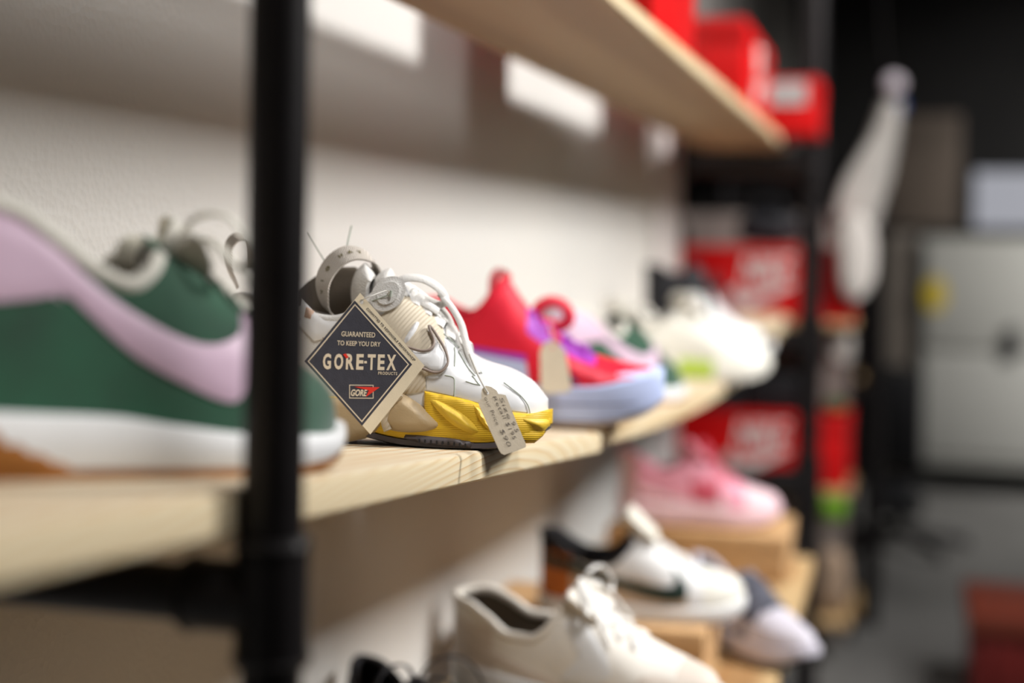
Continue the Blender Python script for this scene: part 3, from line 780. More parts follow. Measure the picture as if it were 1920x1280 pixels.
G.text('lettering', 'TO KEEP YOU DRY', (632, 646.8), (713, 649.6), 8.8, bold=.012, **kw)
for ch, a_, b_ in (('G', 604.8, 620), ('O', 626, 642.8), ('R', 648, 663.3), ('E', 667.4, 681), ('T', 688.5, 703.5), ('E', 707.5, 720.5), ('X', 724, 742)):
    q_ = lambda x: (x, 690.3+(x-604.8)*.018)
    G.text('lettering', ch, q_(a_), q_(b_), 28, bold=.035, **kw)
G.sheet('hyphen', [(682.6, 676.5), (687.8, 676.6), (687.8, 681), (682.6, 680.9)], M_cream_ink, .0002, .0001, gt)
G.text('lettering', 'PRODUCTS', (708.8, 701.8), (744.4, 703), 5.6, bold=.012, space=1.25, **kw)
G.sheet('red_tick', [(643, 664.2), (648.6, 662.4), (653.6, 669.6), (649, 672)], M_red_ink, .00035, .0003, gt)
G.text('edge_lettering', 'COMMITTED TO RESPONSIBLE PERFORMANCE*', (686.5, 579), (776.5, 677.5), 4.6, M_navy, gt, .0001, bold=.0, space=1.1)
lb_ = [(654.7, 721), (700.2, 721.4), (700.2, 747), (654.7, 746.6)]
G.sheet('logo_frame', lb_, M_cream_ink, .0002, .0001, gt, hole=[(656, 722.4), (698.9, 722.8), (698.9, 745.6), (656, 745.2)])
G.text('lettering', 'GORE', (657.6, 741.6), (688, 742), 12, bold=.03, shear=.25, **kw)
G.sheet('logo_arrow', [(664, 724.8), (711.8, 725.8), (685.6, 744), (691.5, 731.6)], M_red_ink, .0003, .00015, gt)
tube('string', catmull([G.pt(678.3, 563, -.001), G.pt(682, 560, .002), at_d(700, 553, 1.10), at_d(722, 545, 1.12), at_d(730, 546, 1.122), at_d(726, 552, 1.124)], 6), .0004, M_string, gt, n=6)
# kraft price tags
def price_tag(name, label, outline, d, tilt, string, lines, hole, group=None):
    p = at_d(*outline[0], d); n = (EYE-p).normalized(); n = (n+_R0*tilt[0]+Vector((0, 0, 1))*tilt[1]).normalized()
    c = Card(p, n); r = empty(name); tag(r, label, 'price tag', group)
    c.sheet('card', outline, M_manila, 0, .0006, r, hole=hole)
    for body, a, b, cap in lines: c.text('handwriting', body, a, b, cap, M_ink, r, .00015, bold=-.022, shear=.12, space=1.0)
    if string: tube('string', catmull([q(c) if callable(q) else at_d(*q) for q in string], 6), .0007, M_string, r, n=6)
    return r
ol = [(903.4, 730), (910.5, 722.5), (921, 725), (931.6, 732), (934, 738.5), (941, 739), (948, 740.5), (951.5, 748.7), (960, 770), (973, 802), (986, 832), (986, 838), (965, 846), (945.6, 852.3), (940, 850), (936.5, 845), (916, 800), (897.6, 757), (897, 752), (899, 749.5), (903.4, 747.5), (902.4, 738)]
price_tag('price_tag', 'cream scalloped price tag with handwriting, hanging off the white and yellow sneaker toe', ol, 1.098, (.12, .25),
          [lambda c: c.pt(914, 737, .0008), lambda c: c.pt(909, 729, .002), (905, 720, 1.10), (895, 700, 1.11), (880, 664, 1.125)],
          [('Size', (936, 746), (953, 786), 7), ('9.5', (958, 792), (967, 811), 7), ('Retail', (923.5, 744), (944, 786), 7), ('$195', (947.5, 793), (962, 824), 7), ('our Price', (907.5, 745.5), (931, 797), 7), ('$90', (936.5, 806), (952, 838), 8)],
          circ(914.5, 736, 2.2, 12, 1.4))

# ------------------------------------------------------------------ the other sneakers
STY = dict(
 court=dict(zt=[(0, .44), (.15, .46), (.3, .46), (.42, .43), (.5, .385), (.6, .325), (.7, .265), (.8, .225), (.9, .20), (.96, .18), (1, .14)],
            collar=[(0, .385), (.06, .375), (.15, .325), (.25, .285), (.33, .285), (.40, .325), (.45, .38)],
            st=[(0, .125), (.1, .12), (.4, .105), (.6, .095), (.8, .085), (1, .10)],
            sb=[(0, .045), (.06, .018), (.12, .008), (.2, 0), (.75, 0), (.86, .008), (.94, .025), (1, .055)], uo=.45),
 runner=dict(zt=[(0, .47), (.15, .49), (.3, .48), (.42, .45), (.5, .41), (.6, .35), (.7, .285), (.8, .24), (.9, .21), (.96, .19), (1, .15)],
            collar=[(0, .44), (.05, .43), (.14, .37), (.24, .32), (.32, .32), (.40, .37), (.45, .42)],
            st=[(0, .16), (.1, .15), (.3, .13), (.5, .12), (.7, .105), (.85, .10), (1, .125)],
            sb=[(0, .06), (.06, .02), (.12, .006), (.2, 0), (.7, 0), (.82, .008), (.92, .03), (1, .075)], uo=.45))
def build(name, label, M, L, sty, m_up, m_sole, m_out, m_lace, m_tongue, m_in, group, colorfn=None, mats=(), wb=.172, wh=.125, soleflare=.005,
          solecol=None, solemats=(), out_th=.004, rimmat=None, bow=True, tongue=True, uo=None, tpath=None, tw=.112, lu=(.50, .72), lace_rows=5, bow_s=1.0, st=None, zt=None, collar=None, laces=True):
    S = STY[sty]; k = lambda T: [(u, v*L) for u, v in T]
    s = Shoe(name, M, L, wb*L, wh*L, k(zt or S['zt']), k(collar or S['collar']), k(st or S['st']), k(S['sb']), uo or S['uo'], label, 'sneaker', group)
    s.upper(m_up, colorfn, mats); s.lining(m_in); s.rim(rimmat or m_up, .0052)
    s.midsole(m_sole, flare=soleflare, colorfn=solecol, mats=solemats)
    if m_out: s.outsole(m_out, out_th)
    if tongue: s.tongue(m_tongue, [(a*L, b*L) for a, b in (tpath or [(.56, .355), (.51, .395), (.465, .43), (.43, .46), (.41, .475)])], tw*L, .0085)
    if laces: s.laces(m_lace, lu[0], lu[1], lace_rows, ye=.066*L, r=.0032, bow=bow, bow_s=bow_s)
    return s
OUT = .0045
# green and lilac sneaker nearest the camera
def green_shoe(M, L, label, traced):
    s = build('sneaker', label, M, L, 'court', M_green, M_white, None, M_offw, M_offw, M_grey_in, 'sneakers on the middle shelf',
              lambda u, z, y: 1 if (u < .16 and z > .27*L) or (u < .33 and z > .31*L) else 0, [M_pink], rimmat=M_offw, out_th=.004, uo=.52,
              st=[(0, .115), (.2, .105), (.4, .10), (.52, .085), (.67, .07), (.9, .066), (1, .09)],
              zt=[(0, .56), (.2, .60), (.35, .56), (.5, .455), (.6, .405), (.68, .36), (.75, .305), (.85, .235), (.93, .195), (1, .15)],
              collar=[(0, .465), (.1, .47), (.2, .455), (.28, .41), (.36, .36), (.43, .34), (.48, .37), (.52, .42)],
              tpath=[(.62, .37), (.59, .395), (.565, .41), (.55, .415)], lu=(.60, .77))
    s.midsole(M_gum, 'outsole', .004, zb=lambda u: interp(s.sb_, u)-.006-.0012*math.sin(u*170), zt=lambda u: interp(s.sb_, u)+.001, prof=[(-.004, 0), (0, .3), (0, 1), (-.004, 1)], ex=.003)
    for sd in (-1, 1):
        s.panel('heel_wrap', [(.0, -.01*L), (.0, .11*L), (.12*L, .105*L), (.22*L, .075*L), (.37*L, -.012*L)], M_gum, .0062, .006, sd, surf=lambda x, z, o, side: (lambda u: Vector((x+(u-.5)*.008, (s.b(u)+o)*side, z)))(max(0, min(1, x/L))))
    return s
Mg = seat(330, 899, -46, .292, .52, .050, lift=.0045)
g1 = green_shoe(Mg, .292, 'dark green suede sneaker with broad lilac side stripe, left of the near black post', True)
big = [(.0, .28), (.08, .275), (.164, .288), (.242, .300), (.298, .310), (.332, .290), (.383, .249), (.445, .203), (.518, .167), (.594, .136), (.64, .127), (.662, .146), (.68, .187), (.70, .225), (.712, .265), (.70, .300), (.682, .295), (.665, .258), (.605, .235), (.546, .240), (.482, .265), (.42, .295), (.371, .325), (.33, .355), (.29, .385), (.25, .41), (.18, .43), (.08, .44), (0, .44)]
for sd in (-1, 1): g1.panel('side_stripe', smooth_poly([(u*g1.L, z*g1.L) for u, z in big], 2), M_pink, .0018, .006, sd)
def GP(px, py, y): a = g1.trace(px, py, y); return Vector((a[0], y, a[1]))
ribbon('tongue_loop', [GP(270+36*math.sin(a_), 488-40*math.cos(a_), 0) for a_ in [math.radians(180+k*36) for k in range(11)]], (.75, -1, -.1), .0065, .0022, mat('pale_webbing', srgb(240, 236, 218), .7), g1.root, 5)

# crimson and periwinkle sneaker
M_crim = mat('crimson_knit', srgb(236, 14, 52), .6, 25, .06, .4, 600, kind='weave'); M_crimd = mat('dark_red_lining', srgb(150, 4, 24), .8)
M_peri = mat('periwinkle_foam', srgb(196, 210, 250), .55, 12, .04); M_purp = mat('violet_synthetic', srgb(170, 60, 190), .5, 14, .15)
M_nvy = mat('navy_synthetic', srgb(62, 64, 116), .5); M_coral = mat('coral_synthetic', srgb(250, 60, 84), .5)
Mr = seat(1128, 800, 4, .285, .76, .052, lift=.0045)
def red_shoe(M, label):
    L = .285
    s = build('sneaker', label, M, L, 'runner', M_crim, M_peri, mat('pale_rubber', srgb(190, 176, 172), .6), M_purp, M_crim, M_crimd, 'sneakers on the middle shelf',
              lambda u, z, y: 1 if u > .83 and z < .19*L else (2 if (.46 < u < .74 and abs(y) < .11*L and z > .22*L) else 0), [M_peri, M_purp], bow=False, lu=(.47, .70),
              st=[(0, .17), (.2, .16), (.5, .15), (.7, .145), (.85, .165), (1, .19)],
              collar=[(0, .46), (.08, .46), (.15, .42), (.215, .40), (.27, .44), (.33, .52), (.37, .565)], uo=.375,
              zt=[(0, .52), (.15, .58), (.3, .62), (.37, .57), (.43, .48), (.49, .405), (.6, .315), (.7, .255), (.8, .22), (.9, .20), (.96, .19), (1, .16)], tongue=False)
    for sd in (-1, 1):
        s.panel('side_panel', [(.22*L, .28*L), (.46*L, .235*L), (.47*L, .15*L), (.33*L, .155*L), (.24*L, .21*L)], M_peri, .0016, .006, sd)
        s.panel('side_band', [(.20*L, .30*L), (.46*L, .262*L), (.46*L, .235*L), (.22*L, .275*L)], M_purp, .0022, .006, sd)
        s.panel('side_mark', [(.56*L, .155*L), (.56*L, .20*L), (.62*L, .205*L), (.68*L, .155*L)], M_nvy, .002, .006, sd)
        s.panel('toe_stripe', [(.60*L, .24*L), (.66*L, .23*L), (.78*L, .185*L), (.90*L, .17*L), (.74*L, .16*L)], M_coral, .002, .006, sd)
        s.panel('heel_panel', [(.0, .17*L), (.0, .30*L), (.12*L, .28*L), (.16*L, .17*L)], M_peri, .0016, .006, sd)
    s.strip('sole_groove', [(.30*L+i*.0025*L*4, .075*L-.00*i) for i in range(60) if (.30+i*.01) < .97], .0012, M_nvy, off=.0055)
    ribbon('tongue_loop', [Vector((.37*L, 0, .53*L)), Vector((.365*L, 0, .575*L)), Vector((.345*L, 0, .585*L)), Vector((.32*L, 0, .55*L)), Vector((.315*L, 0, .46*L))], (.6, -1, 0), .010, .0015, M_coral, s.root, 5)
    return s
r1 = red_shoe(Mr, 'crimson sneaker with thick periwinkle sole and blank kraft tag, behind the focused white one')
ol2 = [(1012, 660), (1018, 645), (1030, 638), (1046, 642), (1060, 656), (1066, 690), (1072, 728), (1064, 735), (1022, 738), (1014, 730)]
dR = (r1.root.matrix_world @ Vector((.15, -.055, .05)) - EYE).dot(_F)
price_tag('price_tag', 'out of focus kraft price tag hanging on the crimson and periwinkle sneaker', ol2, dR-.02, (.1, .1),
          [lambda c: c.pt(1035, 648, .001), (1035, 625, dR+.0), (1030, 605, dR+.02)], [], circ(1036, 650, 2.5, 10))
bowc = [(1000, 600), (1012, 575), (1035, 565), (1060, 575), (1066, 600), (1045, 612), (1020, 605), (1002, 600)]
def RP(px, py, y): a = r1.trace(px, py, y); return Vector((a[0], y, a[1]))
tubes('lace_bow', [(catmull([RP(a, b, -.004+.0015*i) for i, (a, b) in enumerate(bowc)], 5), .0072, dict(n=8, flat=.5, up=(.2, -1, .4))),
                   (catmull([RP(1004, 598, 0), RP(1030, 618, -.014), RP(1050, 640, -.024)], 5), .0038, dict(n=8, flat=.5, up=(.2, -1, .4)))], M_coral, r1.root)
def pair(src, dx, dy, label, rot=0):
    Mx = src.M @ Matrix.Translation((dx, dy, 0)) @ Matrix.Rotation(math.radians(rot), 4, 'Z')
    dz = ztop((Mx @ Vector((.2, 0, 0))).y)-ztop((src.M @ Vector((.2, 0, 0))).y); Mx = Matrix.Translation((0, 0, dz)) @ Mx
    bpy.context.view_layer.update()
    c = copy_tree(src.root); c.matrix_world = Mx; c['label'] = label; return c
# far green and lilac sneaker
Mg2 = seat(1225, 758, -42, .292, .64, .050, lift=.0045)
g2 = green_shoe(Mg2, .292, 'green and lilac sneaker on the middle shelf behind the crimson one', False)
for sd in (-1, 1): g2.panel('side_stripe', smooth_poly([(u*g2.L, z*g2.L) for u, z in big], 2), M_pink, .0018, .006, sd)
# white and lime sneaker
M_lime = mat('lime_rubber', srgb(186, 214, 80), .5); M_offw2 = mat('off_white_leather', srgb(238, 236, 226), .5, 15, .03)
Mw = seat(1372, 716, -4, .315, .74, .052, lift=.0045)
w1 = build('sneaker', 'off-white runner with lime midsole accent near the far end of the middle shelf', Mw, .315, 'runner', M_offw2, M_offw2, M_offw2, M_lace_w, M_offw, M_grey_in, 'sneakers on the middle shelf',
           lambda u, z, y: 1 if .5 < u < .6 and z < .2*.29 else 0, [M_offw], solecol=lambda u, z, y: 1 if .42 < u < .62 else 0, solemats=[M_lime])
swoosh(w1, M_offw)
pair(w1, .03, .125, 'second off-white runner, mostly hidden behind the lime-accented one', 2)
# black and white high sneaker at the far end
Mb2 = seat(1385, 676, -4, .285, .70, .050, lift=.0045)
k1 = build('sneaker', 'black and white high sneaker at the far end of the middle shelf', Mb2, .285, 'runner', M_white, M_white, M_rubber_k, M_black, M_black, M_black, 'sneakers on the middle shelf',
           lambda u, z, y: 1 if (u < .50 and z > .30*.285) or u > .88 else 0, [M_black], rimmat=M_black, tongue=False,
           zt=[(0, .85), (.15, .87), (.3, .84), (.40, .74), (.48, .60), (.56, .46), (.66, .33), (.76, .26), (.9, .21), (1, .15)], collar=[(0, .70), (.08, .70), (.18, .64), (.28, .64), (.36, .70), (.40, .72)], uo=.40)
swoosh(k1, M_black)
# ---- lower shelf
def kraft(label, x0, x1, y0, y1, z0, h, m=M_kraft, cat='shoe box', name='shoe_box', group='kraft shoe boxes on the lowest shelf', rot=0):
    r = empty(name, ((x0+x1)/2, (y0+y1)/2, z0)); r.rotation_euler = (0, 0, rot); tag(r, label, cat, group); wx = (x1-x0)/2; wy = (y1-y0)/2
    box('box_body', (-wx+.003, -wy+.003, 0), (wx-.003, wy-.003, h-.004), m, r, .0015)
    bm = bmesh.new(); add_box(bm, (-wx, -wy, h-.032), (wx, wy, h), .0015)
    bm_obj('lid', bm, m, r); return r
ZB = ZL+.084
kraft('kraft shoe box under the cream mesh sneaker at the bottom of the picture', -.47, -.235, 1.50, 1.72, ZL, .084)
kraft('kraft shoe box under the white and brown sneaker with dark green side mark', -.585, -.255, 1.92, 2.13, ZL, .084)
kraft('kraft shoe box under the pink sneaker', -.53, -.20, 2.60, 2.82, ZL, .084)
M_cream = mat('cream_mesh', srgb(246, 241, 232), .7, 20, .05, .5, 500, kind='weave'); M_creamo = mat('pale_beige_overlay', srgb(226, 214, 202), .6)
L7 = .315; M7 = seat(1090, 1360, 24, L7, .55, .052, z=ZB, lift=.0045) @ Matrix.Rotation(math.radians(7), 4, 'X')
s7 = build('sneaker', 'cream mesh sneaker on a kraft box at the bottom centre of the picture', M7, L7, 'runner', M_cream, M_white, M_offw, M_lace_w, M_cream, M_grey_in, 'sneakers on the lowest shelf',
           lambda u, z, y: 1 if (u < .2 and z < .3*L7) or u > .86 else 0, [M_creamo], bow=True, collar=[(0, .36), (.08, .362), (.16, .33), (.26, .275), (.34, .275), (.40, .31), (.45, .39)], tpath=[(.58, .34), (.53, .375), (.49, .405), (.46, .425)])
swoosh(s7, M_creamo)
for sd in (-1, 1):
    s7.panel('side_overlay', smooth_poly([(x*L7, z*L7) for x, z in [(.46, .15), (.58, .14), (.66, .2), (.60, .30), (.52, .36), (.47, .34), (.54, .24)]], 2), M_white, .0018, .006, sd)
    s7.panel('toe_overlay', smooth_poly([(x*L7, z*L7) for x, z in [(.74, .12), (.9, .12), (.96, .15), (.86, .19), (.76, .2)]], 2), M_creamo, .0015, .006, sd)
M_brn = mat('rust_suede', srgb(196, 112, 48), .8, 20, .1); M_beige = mat('beige_suede', srgb(206, 184, 160), .8, 20, .06); M_dgr = mat('dark_green_leather', srgb(28, 50, 44), .5)
L8 = .288; M8 = seat(1240, 1168, 6, L8, .60, .050, z=ZB, lift=.0060) @ Matrix.Rotation(math.radians(6), 4, 'X')
s8 = build('sneaker', 'white low sneaker with rust heel, black collar and dark green side mark', M8, L8, 'court', M_white, M_white, mat('lilac_white_rubber', srgb(226, 220, 226), .5), M_lace_w, M_offw, M_black, 'sneakers on the lowest shelf',
           lambda u, z, y: 1 if u < .16 and z < .30*L8 else (2 if u < .30 and z > .27*L8 else (3 if z < (.29-.20*u)*L8 and u < .72 else (4 if u > .80 else 0))), [M_brn, M_black, M_beige, M_offw2], rimmat=M_black, bow=False, st=[(0, .085), (.5, .075), (.8, .075), (1, .09)],
           collar=[(0, .385), (.06, .375), (.15, .31), (.25, .265), (.33, .265), (.40, .31), (.45, .38)])
swoosh(s8, M_dgr, kz=1.12, k=1.08, dz=.015)
M_rose = mat('rose_knit', srgb(236, 160, 180), .7, 30, .08, .4, 500); M_rose2 = mat('deep_rose_synthetic', srgb(206, 84, 104), .6); M_rosel = mat('pale_pink_leather', srgb(240, 206, 214), .5)
L9 = .300; M9 = seat(1350, 993, 4, L9, .62, .052, z=ZB, lift=.0045)
s9 = build('sneaker', 'pink sneaker with deeper rose laces on a kraft box, under the far shelf end', M9, L9, 'runner', M_rose, M_rosel, M_gum, M_rose2, M_rose, M_rose2, 'sneakers on the lowest shelf',
           lambda u, z, y: 1 if .44 < u < .62 and z < .28*L9 else (2 if u > .78 or u < .1 else 0), [M_rose2, M_rosel])
swoosh(s9, M_rosel)
M_slate = mat('slate_mesh', srgb(96, 98, 112), .7, 20, .2); M_lgrey = mat('light_grey_leather', srgb(214, 210, 222), .5)
L10 = .262; M10 = seat(1392, 1240, 58, L10, .66, .050, z=ZL, lift=.0045)
s10 = build('sneaker', 'slate and pale grey sneaker low on the shelf right of the white and rust one', M10, L10, 'runner', M_lgrey, M_lgrey, M_rubber_k, M_slate, M_slate, M_black, 'sneakers on the lowest shelf',
            lambda u, z, y: 1 if .42 < u < .70 and z > .2*L10 else 0, [M_slate], bow=False, tongue=False)
swoosh(s10, M_slate)
L11 = .285; M11 = seat(712, 1512, 58, L11, .55, .050, z=ZL, lift=.0045)
s11 = build('sneaker', 'black sneaker whose lace loops just show at the bottom edge of the picture', M11, L11, 'court', M_black, M_black, M_rubber_k, M_black, M_black, M_black, 'sneakers on the lowest shelf', bow_s=1.5, tongue=False)
# ---- red shoe boxes
def red_box(label, x0, x1, y0, y1, z0, h, logo, group, face='front', lid_h=.05, rot=0):
    r = empty('shoe_box', ((x0+x1)/2, (y0+y1)/2, z0)); tag(r, label, 'shoe box', group); wx = (x1-x0)/2; wy = (y1-y0)/2
    box('box_body', (-wx+.003, -wy+.003, 0), (wx-.003, wy-.003, h-.004), M_red, r, .0015)
    box('lid', (-wx, -wy, h-lid_h), (wx, wy, h), M_redlid, r, .0015)
    if logo:
        W_ = (2*wx if face == 'front' else 2*wy); k = logo
        if face == 'front': Mx = Matrix.Translation((0, -wy-.0004, h*.5)) @ Matrix.Rotation(math.pi/2, 4, 'X')
        else: Mx = Matrix.Translation((wx+.0004, 0, h*.5)) @ Matrix.Rotation(math.pi/2, 4, 'Z') @ Matrix.Rotation(math.pi/2, 4, 'X')
        pts = [(-.50, -.12), (-.46, -.30), (-.34, -.38), (-.14, -.33), (.5, .02), (-.22, -.18), (-.34, -.19), (-.38, -.08)]
        sp = smooth_poly([(a*k, b*k) for a, b in pts], 3); bm = bmesh.new(); vs = [bm.verts.new((a, b, .0)) for a, b in sp]; fc = bm.faces.new(vs)
        g = bmesh.ops.extrude_face_region(bm, geom=[fc]);
        for v in g['geom']:
            if isinstance(v, bmesh.types.BMVert): v.co.z += .0004
        bmesh.ops.triangulate(bm, faces=bm.faces[:]); bm.transform(Mx); bm_obj('printed_mark', bm, M_print, r, smooth=False)
        o = text_obj('lettering', 'NIKE', k*.60, Matrix.Identity(4), M_print, r, bold=k*.012, shear=.3, ext=.0004, width=k*.80)
        o.data.transform(Mx @ Matrix.Translation((-k*.36, k*.0, 0)))
    return r
def yx(px, x): return on_x(px, 300, x).y
ZT = ZU+.026
xa = -.334
red_box('nearest red shoe box on the upper shelf, cut by the top of the picture', -.535, xa, yx(1222, xa), yx(1302, xa), ZT, .27, .15, 'red shoe boxes on the upper shelf', 'side')
yb = yx(1393, xa)
red_box('tall red shoe box, second on the upper shelf, white mark on its side', -.535, xa, yb, yx(1443, xa), ZT, on_x(1393, 24, xa).z-ZT, .17, 'red shoe boxes on the upper shelf', 'side')
xc = -.225; yc = 3.78
red_box('low red shoe box at the far end of the upper shelf, pale grey label', -.50, xc, yc, 4.03, ZT, .145, .0, 'red shoe boxes on the upper shelf', 'front')
bx3 = [o for o in C.objects if o.get('label', '').startswith('low red')][0]
box('paper_label', (.005, -.126, .075), (.105, -.1252, .135), mat('grey_label', srgb(190, 190, 190), .6), bx3)

# ------------------------------------------------------------------ beyond the shelves
def W3(px, py, d): return at_d(px, py, d)
def boxpx(name, px0, py0, px1, py1, d, depth, m, label=None, cat=None, group=None, bev=.003, parent=None, kind=None):
    """an upright box whose near face spans those pixels at distance d"""
    a = W3((px0+px1)/2, py1, d); l = W3(px0, py1, d); r_ = W3(px1, py1, d); t = W3((px0+px1)/2, py0, d)
    wx = (r_-l).length/2; h = t.z-a.z; y = a.y
    if parent is None:
        root = empty(name, (a.x, y, a.z)); tag(root, label, cat, group, kind)
    return (a.x, y, a.z, wx, h)
def simple(name, px0, py0, px1, py1, d, depth, m, label, cat, group=None, bev=.004, parts=None):
    x, y, z, wx, h = boxpx(name+'_', px0, py0, px1, py1, d, depth, m, parent=1)
    r = empty(name, (x, y, z)); tag(r, label, cat, group)
    box('body' if not parts else parts, (-wx, 0, 0), (wx, depth, h), m, r, bev); return r, wx, h
M_frame2 = M_black_pipe
# second rack, end on to the aisle: posts, black rails and boards
def rack():
    r = empty('pipe_rack', (0, 5.1, 0)); tag(r, 'black pipe rack with dark boards beyond the shelf end, holding the big red boxes', 'rack')
    def Q(px, d): p = W3(px, 600, d); return p.x, p.y-5.1
    x1, y1 = Q(1639, 4.9); x0 = WALL_X+.02; dy = .45
    for (x, y) in ((x0, y1), (x1, y1), (x0, y1+dy), (x1, y1+dy)):
        tube('post', [(x, y, 0), (x, y, 1.52)], .030, M_black_pipe, r, n=20)
    zs = [W3(1500, 738, 4.9).z, W3(1500, 1180, 4.9).z, 1.49]
    for z in zs:
        tubes('rail', [([(x0, y, z), (x1, y, z)], .02, dict(n=14)) for y in (y1, y1+dy)]+[([(x, y1, z), (x, y1+dy, z)], .018, dict(n=14)) for x in (x0, x1)], M_black_pipe, r)
        if z < 1.4: box('rack_board', (x0, y1+.02, z+.018), (x1, y1+dy-.02, z+.04), M_wood_low, r, .002)
    return x0, x1, y1+5.1, zs
rx0, rx1, ry, rz = rack()
M_blk2 = mat('black_card', srgb(20, 20, 24), .5, 10, .2)
# big red boxes facing the camera
def big_red(px0, py0, px1, py1, d, label, dep=.30):
    a = W3(px0, py1, d); b = W3(px1, py1, d); t = W3(px1, py0, d)
    x0, x1 = sorted((a.x, b.x)); y = (a.y+b.y)/2; z = (a.z+b.z)/2
    return red_box(label, x0, x1, y, y+dep, z, t.z-b.z, (x1-x0)*.38, 'large red boxes with white print beyond the shelf end')
big_red(1264, 462, 1600, 598, 4.45, 'large red box with white print above the middle shelf end, upper of two')
big_red(1250, 776, 1592, 906, 4.45, 'large red box with white print below the middle shelf end, lower of two')
def furn(name, px0, py0, px1, py1, d, dep, m, label, cat, body='body', parts=None, group=None):
    a = W3(px0, py1, d); b = W3(px1, py1, d); t = W3(px1, py0, d)
    x0, x1 = sorted((a.x, b.x)); y = (a.y+b.y)/2; z = (a.z+b.z)/2; h = t.z-b.z
    r = empty(name, ((x0+x1)/2, y, z)); tag(r, label, cat, group); w_ = (x1-x0)/2
    box(body, (-w_, 0, 0), (w_, dep, h), m, r, .004)
    return r, w_, h
# side rack that carries them: a narrow black stand with boards
M_dkgrey = mat('dark_grey_fabric', srgb(136, 126, 120), .9, 8, .3)
def stand():
    r = empty('display_stand', (0, 4.4, 0)); tag(r, 'dark stand with flat boards carrying the two large red boxes', 'stand')
    a = W3(1235, 600, 4.45); b = W3(1604, 600, 4.45); xa_, xb_ = a.x, b.x; y0 = (a.y+b.y)/2-4.4
    for zpx, th in ((598, .02), (907, .02), (1150, .02)):
        z = (W3(1262, zpx, 4.45).z+W3(1600, zpx, 4.45).z)/2
        box('stand_board', (xa_, y0-.01, z-th-.001), (xb_, y0+.32, z-.001), M_wood_low, r, .002)
    ztop_ = (W3(1262, 598, 4.45).z+W3(1600, 598, 4.45).z)/2-.0015
    for x in (xa_+.012, xb_-.012):
        for y in (y0+.30,): box('stand_leg', (x-.012, y-.012+.03, 0), (x+.012, y+.012+.03, ztop_+.3), M_black_pipe, r, .002)
    box('back_panel', (xa_, y0+.322, 0), (xb_, y0+.335, ztop_+.34), M_dkgrey, r, .001)
    return r
stand()
# black bag on the upper red box, black box on the lower one
def lump(name, c, rx, ry, rz, m, label, cat, seed=0, squash=2.6, group=None, amp=.12, root=True):
    bm = bmesh.new(); bmesh.ops.create_icosphere(bm, subdivisions=4, radius=1)
    for v in bm.verts:
        p = v.co; k = (abs(p.x)**squash+abs(p.y)**squash+abs(p.z)**squash)**(-1/squash)
        n = 1+amp*noise.noise(p*1.7+Vector((seed, seed*2, 0)))+amp*.5*noise.noise(p*4+Vector((seed, 0, 0)))
        v.co = Vector((p.x*k*rx*n, p.y*k*ry*n, p.z*k*rz*(n if p.z > 0 else 1)+rz))
    return bm
pb = W3(1440, 461, 4.5)
r = empty('bag', (pb.x, pb.y+.06, pb.z+.004)); tag(r, 'black soft bag lying on top of the upper large red box', 'bag')
bm_obj('body', lump('', 0, .10, .08, .052, M_black, '', '', 3), M_black, r, auto=None)
tube('handle', catmull([(-.06, -.02, .09), (-.04, -.03, .14), (.03, -.03, .14), (.05, -.02, .09)], 5), .006, M_black, r)
def furn_on(label): pass
furn('storage_box', 1395, 700, 1500, 775, 4.50, .24, M_blk2, 'black box standing on the lower large red box', 'storage box', 'box_body')
r, w_, h = furn('storage_box', 1300, 722, 1390, 775, 4.52, .24, M_blk2, 'low black box beside the taller black one on the lower red box', 'storage box', 'box_body')
# pale trim on the wall end
ta = on_x(1222, 400, WALL_X).y; tb = on_x(1262, 400, WALL_X).y
struct(box('trim_1', (WALL_X, ta, 0), (WALL_X+.02, tb, 2.6), mat('pale_trim', srgb(214, 208, 206), .6), None, .003))
# hanging plastic-wrapped garment, its hook, and a pale ball as a painted glint
M_plast = mat('cloudy_plastic', srgb(206, 202, 196), .35, 10, .1, .4, 60)
def sheetwrap(name, label, pts, wid, dep, m, part, cat='garment'):
    P = catmull([W3(a, b, c) for a, b, c in pts], 8); r = empty(name, tuple(P[0])); tag(r, label, cat)
    V = []; F = []; n = 20; k = len(P)
    for i, p in enumerate(P):
        fr = i/(k-1); w_ = interp(wid, fr)
        for j in range(n):
            an = 2*math.pi*j/n; fold = 1+.14*math.sin(an*5+fr*4)
            V.append(p-P[0]+_R0*math.cos(an)*w_*fold + Vector((-_R0.y, _R0.x, 0))*math.sin(an)*dep*fold)
    for i in range(k-1):
        for j in range(n): F.append((i*n+j, i*n+(j+1) % n, (i+1)*n+(j+1) % n, (i+1)*n+j))
    F.append(tuple(range(n))); F.append(tuple((k-1)*n+j for j in range(n)))
    mesh(part, V, F, m, r); return r, P
gr, GPp = sheetwrap('hanging_garment', 'pale plastic-covered garment hanging above the far rack, pale ball standing in for a glint at its top',
    [(1672, 190, 4.7), (1658, 250, 4.7), (1630, 320, 4.7), (1608, 385, 4.7), (1602, 436, 4.7)], [(0, .030), (.3, .050), (.6, .075), (.85, .07), (1, .05)], .04, M_plast, 'plastic_cover')
M_chrome = mat('chrome', (.9, .9, .92), .12, metallic=1)
M_bluep = mat('blue_plastic', srgb(60, 90, 160), .4)
hk = W3(1690, 195, 4.68)-GPp[0]
tube('blue_clip', [hk+Vector((-.01, 0, -.03)), hk+Vector((0, 0, 0)), hk+Vector((.006, 0, .012))], .016, M_bluep, gr)
bm = bmesh.new(); bmesh.ops.create_uvsphere(bm, u_segments=24, v_segments=16, radius=.036)
